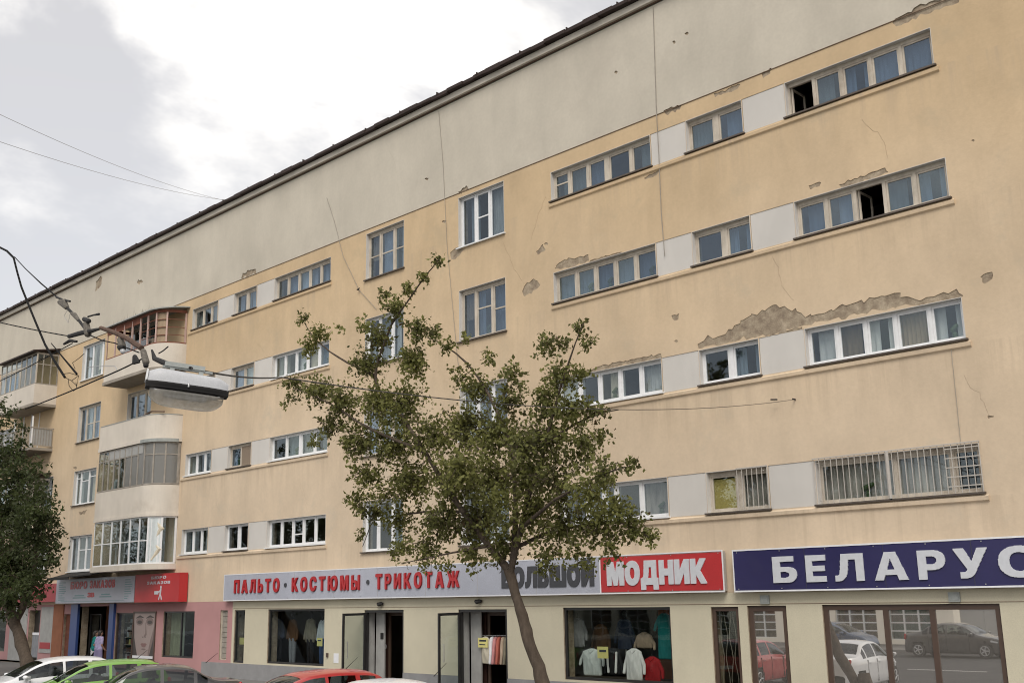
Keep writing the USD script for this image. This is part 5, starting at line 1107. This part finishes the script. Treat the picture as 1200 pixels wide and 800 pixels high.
for k, (pl, a, b) in enumerate(LIMBS): limb(tr, [at(*q) for q in pl], a, b, 'limb', 20+k)
PXM = 1/56.0
BL = [  # measured u, v, depth, radius in survey pixels, density
 (356, 372, 15.9, 13, .8), (374, 392, 16, 19, 1), (398, 385, 16, 9, .6), (362, 408, 15.9, 17, .9), (345, 450, 15.8, 20, .8), (337, 468, 15.8, 13, .7), (372, 455, 15.9, 27, 1), (400, 470, 16, 30, 1), (385, 500, 16, 24, .8), (366, 520, 16, 15, .6),
 (430, 425, 16.3, 27, 1), (425, 382, 16.3, 13, .8), (445, 395, 16.4, 24, 1), (462, 360, 16.4, 22, 1), (450, 345, 16.4, 12, .8), (480, 340, 16.5, 13, .9), (496, 322, 16.5, 12, .9), (513, 305, 16.6, 11, .8), (490, 385, 16.5, 22, .8), (508, 392, 16.6, 17, .7), (480, 425, 16.5, 30, 1), (525, 402, 17.6, 14, .6), (545, 392, 17.7, 11, .5),
 (440, 470, 16.3, 34, 1), (475, 475, 16.6, 36, 1), (420, 515, 16.2, 30, 1), (460, 520, 16.5, 36, 1), (505, 510, 16.6, 36, .95), (430, 555, 16.4, 24, .9), (420, 585, 16.6, 20, .8), (450, 580, 16.8, 26, .5), (438, 600, 17.2, 20, .8), (425, 625, 17.5, 11, .6), (470, 610, 17.2, 28, .6), (480, 560, 16.8, 36, 1), (470, 645, 16.3, 20, .8), (500, 645, 16.5, 24, .9), (520, 610, 16.7, 32, 1), (530, 560, 16.8, 38, 1), (520, 660, 16.5, 13, .6),
 (545, 440, 17.8, 22, .5), (560, 460, 17.7, 26, .8), (545, 500, 18, 34, 1), (570, 420, 17.6, 15, .5), (580, 510, 17.4, 36, 1), (600, 440, 17.2, 22, .55), (595, 470, 17.2, 25, .75), (575, 560, 17.2, 40, 1), (560, 610, 17, 36, 1), (555, 650, 16.8, 20, .9), (590, 640, 17, 24, .9),
 (640, 405, 17, 18, .7), (660, 402, 17, 14, .7), (680, 382, 17, 13, .8), (688, 400, 17, 12, .7), (655, 440, 16.9, 26, .8), (680, 435, 17, 17, .6), (640, 470, 16.9, 26, .8), (670, 478, 17, 26, .9), (695, 482, 17.2, 18, .7), (640, 510, 16.9, 34, 1), (680, 520, 17, 28, .9), (706, 512, 17.3, 13, .6), (620, 550, 17, 36, 1), (650, 560, 16.8, 36, .75), (620, 600, 17, 36, .8), (660, 610, 17.2, 34, .75), (640, 650, 17, 24, .6), (680, 650, 17.3, 22, .45), (690, 575, 16.4, 30, .7), (715, 552, 16.2, 20, .8), (735, 545, 16.1, 13, .7), (742, 536, 16.1, 7, .6), (700, 610, 17.7, 30, .65), (725, 600, 17.9, 24, .9), (745, 618, 18, 19, .9), (764, 630, 18.1, 12, .7), (715, 640, 17.8, 20, .5), (690, 665, 17.5, 10, .5), (540, 545, 16, 36, .8), (610, 520, 16.2, 34, .5), (580, 590, 16.2, 34, .5)]
rgb_ = np.random.default_rng(77)
grow(tr, [(at(u, v, y), r*PXM*(y/17), d) for u, v, y, r, d in BL], 5, 41000, .098, 'leaf')
# the dark tree at the left
t2 = thing('street_tree', 'dark leaning tree at the far left with dense shaded crown', 'tree', (-41.9, 16.9, 0))
limb(t2, [[-41.9, 16.9, -.1], [-42.6, 17, .7], [-44.2, 17.1, 2.1], [-46.0, 17.2, 3.6], [-47.2, 17.3, 5.4], [-48.5, 17.4, 7.5]], .25, .14, 'trunk', 3, 12, .08)
limb(t2, [[-44.4, 17.1, 2.2], [-43.5, 17.3, 4.0], [-44.3, 17.5, 6.2]], .16, .05, 'limb', 4); limb(t2, [[-45.4, 17.2, 3.6], [-45.6, 16.4, 6.0], [-46.4, 16, 8.5]], .14, .05, 'limb', 5)
B2 = [(5, 485, 17, 22, .6), (25, 497, 17, 14, .5), (8, 530, 17, 30, .9), (20, 560, 17, 36, 1), (45, 580, 17, 24, .8), (58, 604, 17, 15, .7), (10, 600, 17, 45, 1), (40, 625, 17, 36, 1), (52, 650, 17, 22, .8), (15, 650, 17, 42, 1), (35, 675, 17.2, 28, .9), (0, 690, 17.4, 30, .9), (12, 700, 16.8, 16, .7), (-25, 540, 17, 50, 1), (-40, 620, 17, 60, 1), (-30, 480, 17, 40, .8), (-20, 680, 17, 45, 1), (-80, 560, 17.5, 70, 1), (-85, 650, 17.5, 60, 1), (-75, 480, 17.5, 50, .9), (48, 668, 16.9, 14, .7), (22, 520, 17.2, 16, .6), (5, 668, 16.6, 34, 1), (28, 690, 16.6, 24, .9), (8, 705, 16.6, 22, .8), (40, 600, 16.6, 28, .9), (-20, 715, 16.7, 26, .9), (40, 550, 17.2, 14, .6)]
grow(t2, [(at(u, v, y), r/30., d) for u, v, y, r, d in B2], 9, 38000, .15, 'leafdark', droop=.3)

# ------------------------------------------------------------------ hanging street lamp and wires
LY = 6.0
lc = at(219, 458, LY)
lamp = thing('street_lamp', 'grey metal street lamp with a clear bowl hanging from span wires', 'street lamp', lc)
def Lp(u, v, dy=0.0): return at(u, v, LY+dy)
# a long lantern hung across the street, tipped a little towards the building
AX = np.array([.40, .91, -.095]); AX /= np.linalg.norm(AX); SD = np.cross(AX, [0, 0, 1.]); SD /= np.linalg.norm(SD); UPL = np.cross(SD, AX)
def lampv(v): v = np.asarray(v, float); return lc+v[:, :1]*SD+v[:, 1:2]*AX+v[:, 2:3]*UPL
def lobj(name, m, mt, smooth=False):
    v, f, _ = meshkit.arrays(m.get() if isinstance(m, MB) else m); return obj(name, (lampv(v), f), mt, lamp, smooth)
def loft(stations, prof):
    V, F = [], []; k = len(prof(0.5)); n = len(stations)
    for s_ in stations: V += prof(s_)
    for i in range(n-1):
        for j in range(k-1):
            a = i*k+j; F += [[a, a+k, a+k+1], [a, a+k+1, a+1]]
    F += [[0, j+1, j] for j in range(1, k-1)]+[[(n-1)*k, (n-1)*k+j, (n-1)*k+j+1] for j in range(1, k-1)]
    return np.array(V), np.array(F)[:, ::-1]
LL = .88
def endfac(s_): return 1-abs(2*s_-1)**4*.38
def hood(s_):
    y = -LL/2+LL*s_; wd = .15*endfac(s_); hgt = .165-.03*s_-.05*max(0, abs(2*s_-1)-.75)/.25
    return [(wd*c1, y, .045+hgt*c2) for c1, c2 in ((1.06, 0), (1.03, .3), (.98, .62), (.86, .86), (.6, .98), (.2, 1.02), (-.2, 1.02), (-.6, .98), (-.86, .86), (-.98, .62), (-1.03, .3), (-1.06, 0))]
def gasket(s_):
    y = -LL/2-.012+(LL+.024)*s_; wd = .158*endfac(s_)
    return [(wd*c1, y, .044+c2) for c1, c2 in ((1.06, 0.0), (1.08, -.02), (1.0, -.035), (.95, -.065), (-.95, -.065), (-1.0, -.035), (-1.08, -.02), (-1.06, 0.0))]
def bowl(s_):
    y = -LL/2+.035+(LL-.07)*s_; e_ = abs(2*s_-1); wd = .145*endfac(s_); dep = .165*(1-e_**5*.6)*(1.0+.05*s_)
    th = np.linspace(0, -PI, 15); return [(wd*np.sign(math.cos(q))*abs(math.cos(q))**.75, y, -.040-dep*abs(math.sin(q))**.8) for q in th]
ST = np.linspace(0, 1, 30)
lobj('hood', loft(ST, hood), 'lampgrey', 35); lobj('gasket', loft(ST, gasket), 'darkmetal', 35); lobj('bowl', loft(ST, bowl), 'lampbowl', 60)
lobj('lamp_tube', MB().mesh(hull([(0, -.22, -.075, .035), (0, .2, -.075, .035)], 12)), 'letwhite', True)
lobj('reflector', MB().box(-.12, .12, -.36, .36, -.046, -.043), 'signwhite')
lobj('end_plate', MB().box(-.11, .11, -LL/2-.022, -LL/2-.004, .05, .17), 'pvc')
lobj('latch', MB().mesh(hull([(.158, 0, .05, .013), (.165, 0, .02, .011)], 10)), 'steel', True)
lobj('hanger_bracket', MB().box(-.03, .03, -.3, .25, .232, .25).box(-.03, .03, -.22, -.17, .19, .232).box(-.03, .03, .1, .15, .17, .232), 'tin')
lobj('clamp', MB().box(-.045, .045, -.28, .16, .25, .30), 'tin')
def sag(p, q, s, n=14):
    t_ = np.linspace(0, 1, n)[:, None]; P = np.asarray(p)*(1-t_)+np.asarray(q)*t_; P[:, 2] -= s*4*(t_*(1-t_))[:, 0]; return P
def cable(name, label, pts, r, cat='cable', m='rubber', sides=6):
    o = obj(name, tb(np.asarray(pts), r, sides), m).tag(label, cat); return o
WY = 6.0
top_l = at(0, 290, WY); knot = at(17, 301, WY)
cable('heavy_cable', 'thick black cable hanging down from the upper left corner', [at(-60, 245, WY), top_l, at(8, 294, WY), at(16, 302, WY), at(20, 318, WY), at(25, 336, WY), at(33, 356, WY), at(42, 378, WY), at(53, 404, WY), at(64, 423, WY), at(76, 442, WY)], .017)
cable('guy_wire', 'thin wire running from the thick cable down to the insulator chain', [knot, at(30, 315, WY), at(48, 332, WY), at(68, 349, WY)], [.007, .007, .010, .010])
cable('black_stub', 'short black cable stub beside the thick hanging cable', [at(60, 402, WY), at(74, 419, WY), at(90, 438, WY)], [.006, .011, .015])
for k, pl in enumerate(([(76, 442), (84, 446), (92, 440), (90, 452), (84, 446)], [(74, 438), (82, 437), (92, 440)], [(80, 444), (81, 452), (86, 458), (90, 455), (89, 448)], [(88, 432), (85, 425), (92, 420), (99, 414)])):
    cable('wire_loop', ['thin loose wire loop at the lower end of the thick cable', 'thin wire bridging the stub and the thick cable end', 'thin drooping wire loop below the thick cable end', 'thin wire rising from the black stub to the balcony side'][k], [at(u, v, WY+.02*k) for u, v in pl], .0045)
ins = thing('insulator_chain', 'chain of grimy insulators between the guy wire and the lamp bracket', 'insulator', at(85, 370, WY))
I = lambda u, v, r, dy=0: (*at(u, v, WY+dy), r*.74)
obj('insulator', hull([I(70, 354, .045), I(78, 360, .05), I(76, 352, .035)], 12), 'ceramic', ins, 40)
obj('fork', MB().tube([at(66, 348, WY), at(73, 351, WY), at(82, 353, WY)], .016, 6), 'darkmetal', ins)
obj('insulator', hull([I(84, 367, .03), I(92, 375, .032), I(88, 368, .03)], 12), 'ceramic', ins, 40)
obj('link', MB().tube([at(78, 360, WY), at(84, 366, WY), at(93, 376, WY), at(99, 384, WY)], .02, 6), 'darkmetal', ins)
obj('insulator', hull([I(101, 380, .06), I(103, 391, .065)], 14), 'ceramic', ins, 40)
obj('insulator_cap', hull([I(99, 374, .045), I(104, 376, .045)], 12), 'darkmetal', ins, 40)
obj('side_pin', tb([at(103, 371, WY), at(110, 369, WY), at(116, 368, WY)], [.012, .011, .017], 6), 'darkmetal', ins)
obj('thin_wire', tb([at(80, 362, WY), at(75, 370, WY), at(80, 378, WY), at(82, 368, WY)], .003, 5), 'steel', ins)
br = thing('lamp_bracket', 'rusty iron bracket carrying insulators above the street lamp', 'bracket', at(140, 400, WY))
obj('clamp_bar', tb([at(81, 394, WY), at(95, 390, WY), at(106, 388, WY), at(121, 384, WY)], [.03, .034, .03, .012], 8), 'darkmetal', br)
obj('arm', tb([at(118, 384, WY), at(135, 390, WY), at(150, 397, WY), at(166, 408, WY)], [.026, .03, .034, .036], 8), 'rustiron', br)
obj('insulator', hull([I(141, 398, .055), I(143, 405, .065)], 14), 'ceramic', br, 40); obj('insulator_foot', hull([I(143, 409, .048), I(144, 412, .04)], 14), 'lampgrey', br, 40)
obj('insulator_band', hull([I(142, 406.5, .068), I(143, 407.5, .068)], 14), 'darkmetal', br, 40)
obj('insulator', hull([I(168, 412, .05), I(171, 424, .058)], 14), 'ceramic', br, 40); obj('insulator_foot', hull([I(171, 428, .045)], 14), 'darkmetal', br, 40)
obj('clip', hull([I(158, 418, .04), I(163, 424, .02), I(157, 425, .03)], 10), 'darkmetal', br, 40)
obj('short_arm', tb([at(75, 403, WY), at(82, 399, WY), at(90, 400, WY)], [.016, .025, .016], 6), 'darkmetal', br)
obj('stay', tb([at(178, 410, WY), at(181, 420, WY), at(190, 424, WY), at(205, 429, WY), at(224, 431, WY)], [.012, .03, .034, .028, .016], 8), 'darkmetal', br)
obj('pin', tb([at(186, 414, WY), at(191, 411, WY), at(197, 406, WY)], .008, 6), 'darkmetal', br)
anch = at(932, 468, FY)
e0 = at(224, 431, WY)
cable('span_wire', 'span wire from the lamp across the tree to the facade', np.vstack([sag(e0, at(330, 442, 8.5), .05, 8)[:-1], sag(at(330, 442, 8.5), anch+np.array([0, -.02, 0]), .35, 22)]), np.linspace(.0125, .006, 29), 'wire', 'greywire')
cable('span_wire', 'thin wire from the left edge to the lamp bracket clamp', sag(at(-60, 362, WY), at(82, 394, WY), .03), .009, 'wire')
cable('span_wire', 'thin wire from the bracket clamp down to the lamp', [at(104, 392, WY), at(120, 399, WY), at(135, 402, WY), at(150, 408, WY), at(163, 413, WY)], .008, 'wire')
cable('span_wire', 'diagonal wire rising from the left balcony to the bracket', sag(at(-50, 468, WY+1), at(85, 402, WY), .04), .007, 'wire')
cable('span_wire', 'lower diagonal wire rising to the lamp top from the left', np.vstack([sag(at(30, 479, WY+.5), at(118, 443, WY), .01, 6)[:-1], sag(at(118, 443, WY), at(171, 418, WY), .01, 6)]), .009, 'wire')
cable('span_wire', 'grey wire beside the balcony running to the lamp top', [at(103, 430, WY), at(112, 429, WY), at(135, 429, WY), at(137, 433, WY)], .005, 'wire', 'steel')
ah = thing('wall_anchor', 'small black anchor with turnbuckle holding the span wire on the facade', 'anchor', anch)
obj('eye_bolt', tb([anch+[0, .03, 0], anch+[0, -.12, 0]], .02, 6), 'darkmetal', ah); obj('turnbuckle', tb([at(903, 468, FY-.2), at(911, 468, FY-.15)], .02, 6), 'darkmetal', ah)
roofp = np.array([at(262, 237, FY-.3)[0], FY-.3, 19.68])
cable('roof_wire', 'upper of two thin wires running from the roof edge over the sky', sag(roofp, at(-30, 120, 8), .25), .006, 'wire', 'greywood', 5)
cable('roof_wire', 'lower of two thin wires running from the roof edge over the sky', sag(roofp+[0, 0, .02], at(-30, 156, 8), .22), .006, 'wire', 'greywood', 5)

# ------------------------------------------------------------------ the other side of the street, seen in the shop glass
op = thing('low_building', 'pale low building with large gridded windows mirrored in the shop glass', 'building', (-35, -10, 0))
oh = []; OX0, OX1 = -66.0, -24.6
OW = [(-31.2-3.1*i, -28.8-3.1*i) for i in range(-1, 11)]
for xa, xb in OW: oh.append(sbox(xa, .25, xb, 1.95))
obj('wall', prism_xz(sbox(OX0, 0, OX1, 5.2).difference(unary_union(oh)), -10.4, .4), 'oppwall', op)
obj('cornice', bx(OX0-.2, OX1+.2, -10.6, -9.75, 5.2, 5.5), 'oppwall', op); obj('rear_wall', bx(OX0, OX1, -20, -19.6, 0, 5.2), 'oppwall', op); obj('side_wall', bx(OX1-.4, OX1, -19.6, -10.41, 0, 5.2), 'oppwall', op); obj('roof', bx(OX0, OX1, -20, -10.4, 5.22, 5.4), 'tin', op)
obj('inner_wall', bx(OX0+.5, OX1-.5, -14, -13.9, 0, 5.2), 'room', op)
for i, (xa, xb) in enumerate(OW):
    f = MB()
    for q in np.linspace(xa, xb, 4): f.box(q-.04, q+.04, -10.2, -10.1, .25, 1.95)
    for z in (.25, .68, 1.1, 1.53, 1.95): f.box(xa, xb, -10.195, -10.105, z-.03, z+.03)
    wn = obj('window', f, 'pvc', op); obj('pane', bx(xa, xb, -10.16, -10.15, .25, 1.95), 'glass', wn); obj('curtain', wavy(xa, xb, -10.5, .25, 1.95, .04, .35, i), 'beige_c' if i % 2 else 'curtain_green', wn)
fw = thing('metal_fence', 'grey sheet metal fence across the street', 'fence', (-17, -10, 0))
for i in range(10): obj('sheet', bx(-24.3+i*1.2+.01, -24.3+(i+1)*1.2-.01, -10.2, -10.15, .1, 1.9), 'opppanel', fw)
for i in range(6): obj('post', bx(-24.3+i*2.4-.04, -24.3+i*2.4+.04, -10.28, -10.2, 0, 1.95), 'steel', fw)
GO = 'cars parked across the street'
oc = make_car('parked_car', 'grey sedan mirrored in the brown framed shop window', 'car', (-21.5, -3.2, RZ), 0.0, 'car_dark', 'sedan', GO)
make_car('parked_car', 'dark blue hatchback mirrored in the brown framed shop window', 'car', (-27.5, -3.2, RZ), 0.0, 'car_blue', 'hatch', GO)
t3 = thing('street_tree', 'green tree behind the metal fence across the street', 'tree', (-16, -15, 0))
limb(t3, [[-16, -15, -.1], [-16.1, -15, 2.5], [-15.8, -15.1, 5.5]], .25, .08, 'trunk', 6)
grow(t3, [(np.array([-16+dx, -15+dy, 5+dz]), r, 1) for dx, dy, dz, r in ((0, 0, 0, 1.4), (1, .5, .8, 1.2), (-1.1, -.3, .9, 1.2), (.2, 0, 2, 1.3), (-.6, .8, -.5, .9))], 4, 3500, .22, 'leaf')

# ------------------------------------------------------------------ groups of alike things
for p_ in world.GetPrim().GetChildren():
    k_ = re.sub(r'_[0-9]{3}$', '', p_.GetName())
    g_ = {'mannequin': 'mannequins in the dark shop window', 'shop_sign': 'shop signs along the front', 'street_tree': 'street trees', 'span_wire': 'wires at the street lamp', 'roof_wire': 'thin wires over the sky', 'wire_loop': 'loose wire loops at the cable end', 'price_card': 'yellow price cards', 'person': 'people at the entrance', 'jacket': 'clothes on show', 'shirt': 'clothes on show', 'blouse': 'clothes on show', 'dress': 'clothes on show', 'cardigan': 'clothes on show'}.get(k_)
    if g_ and not p_.GetCustomDataByKey('group'): p_.SetCustomDataByKey('group', g_)
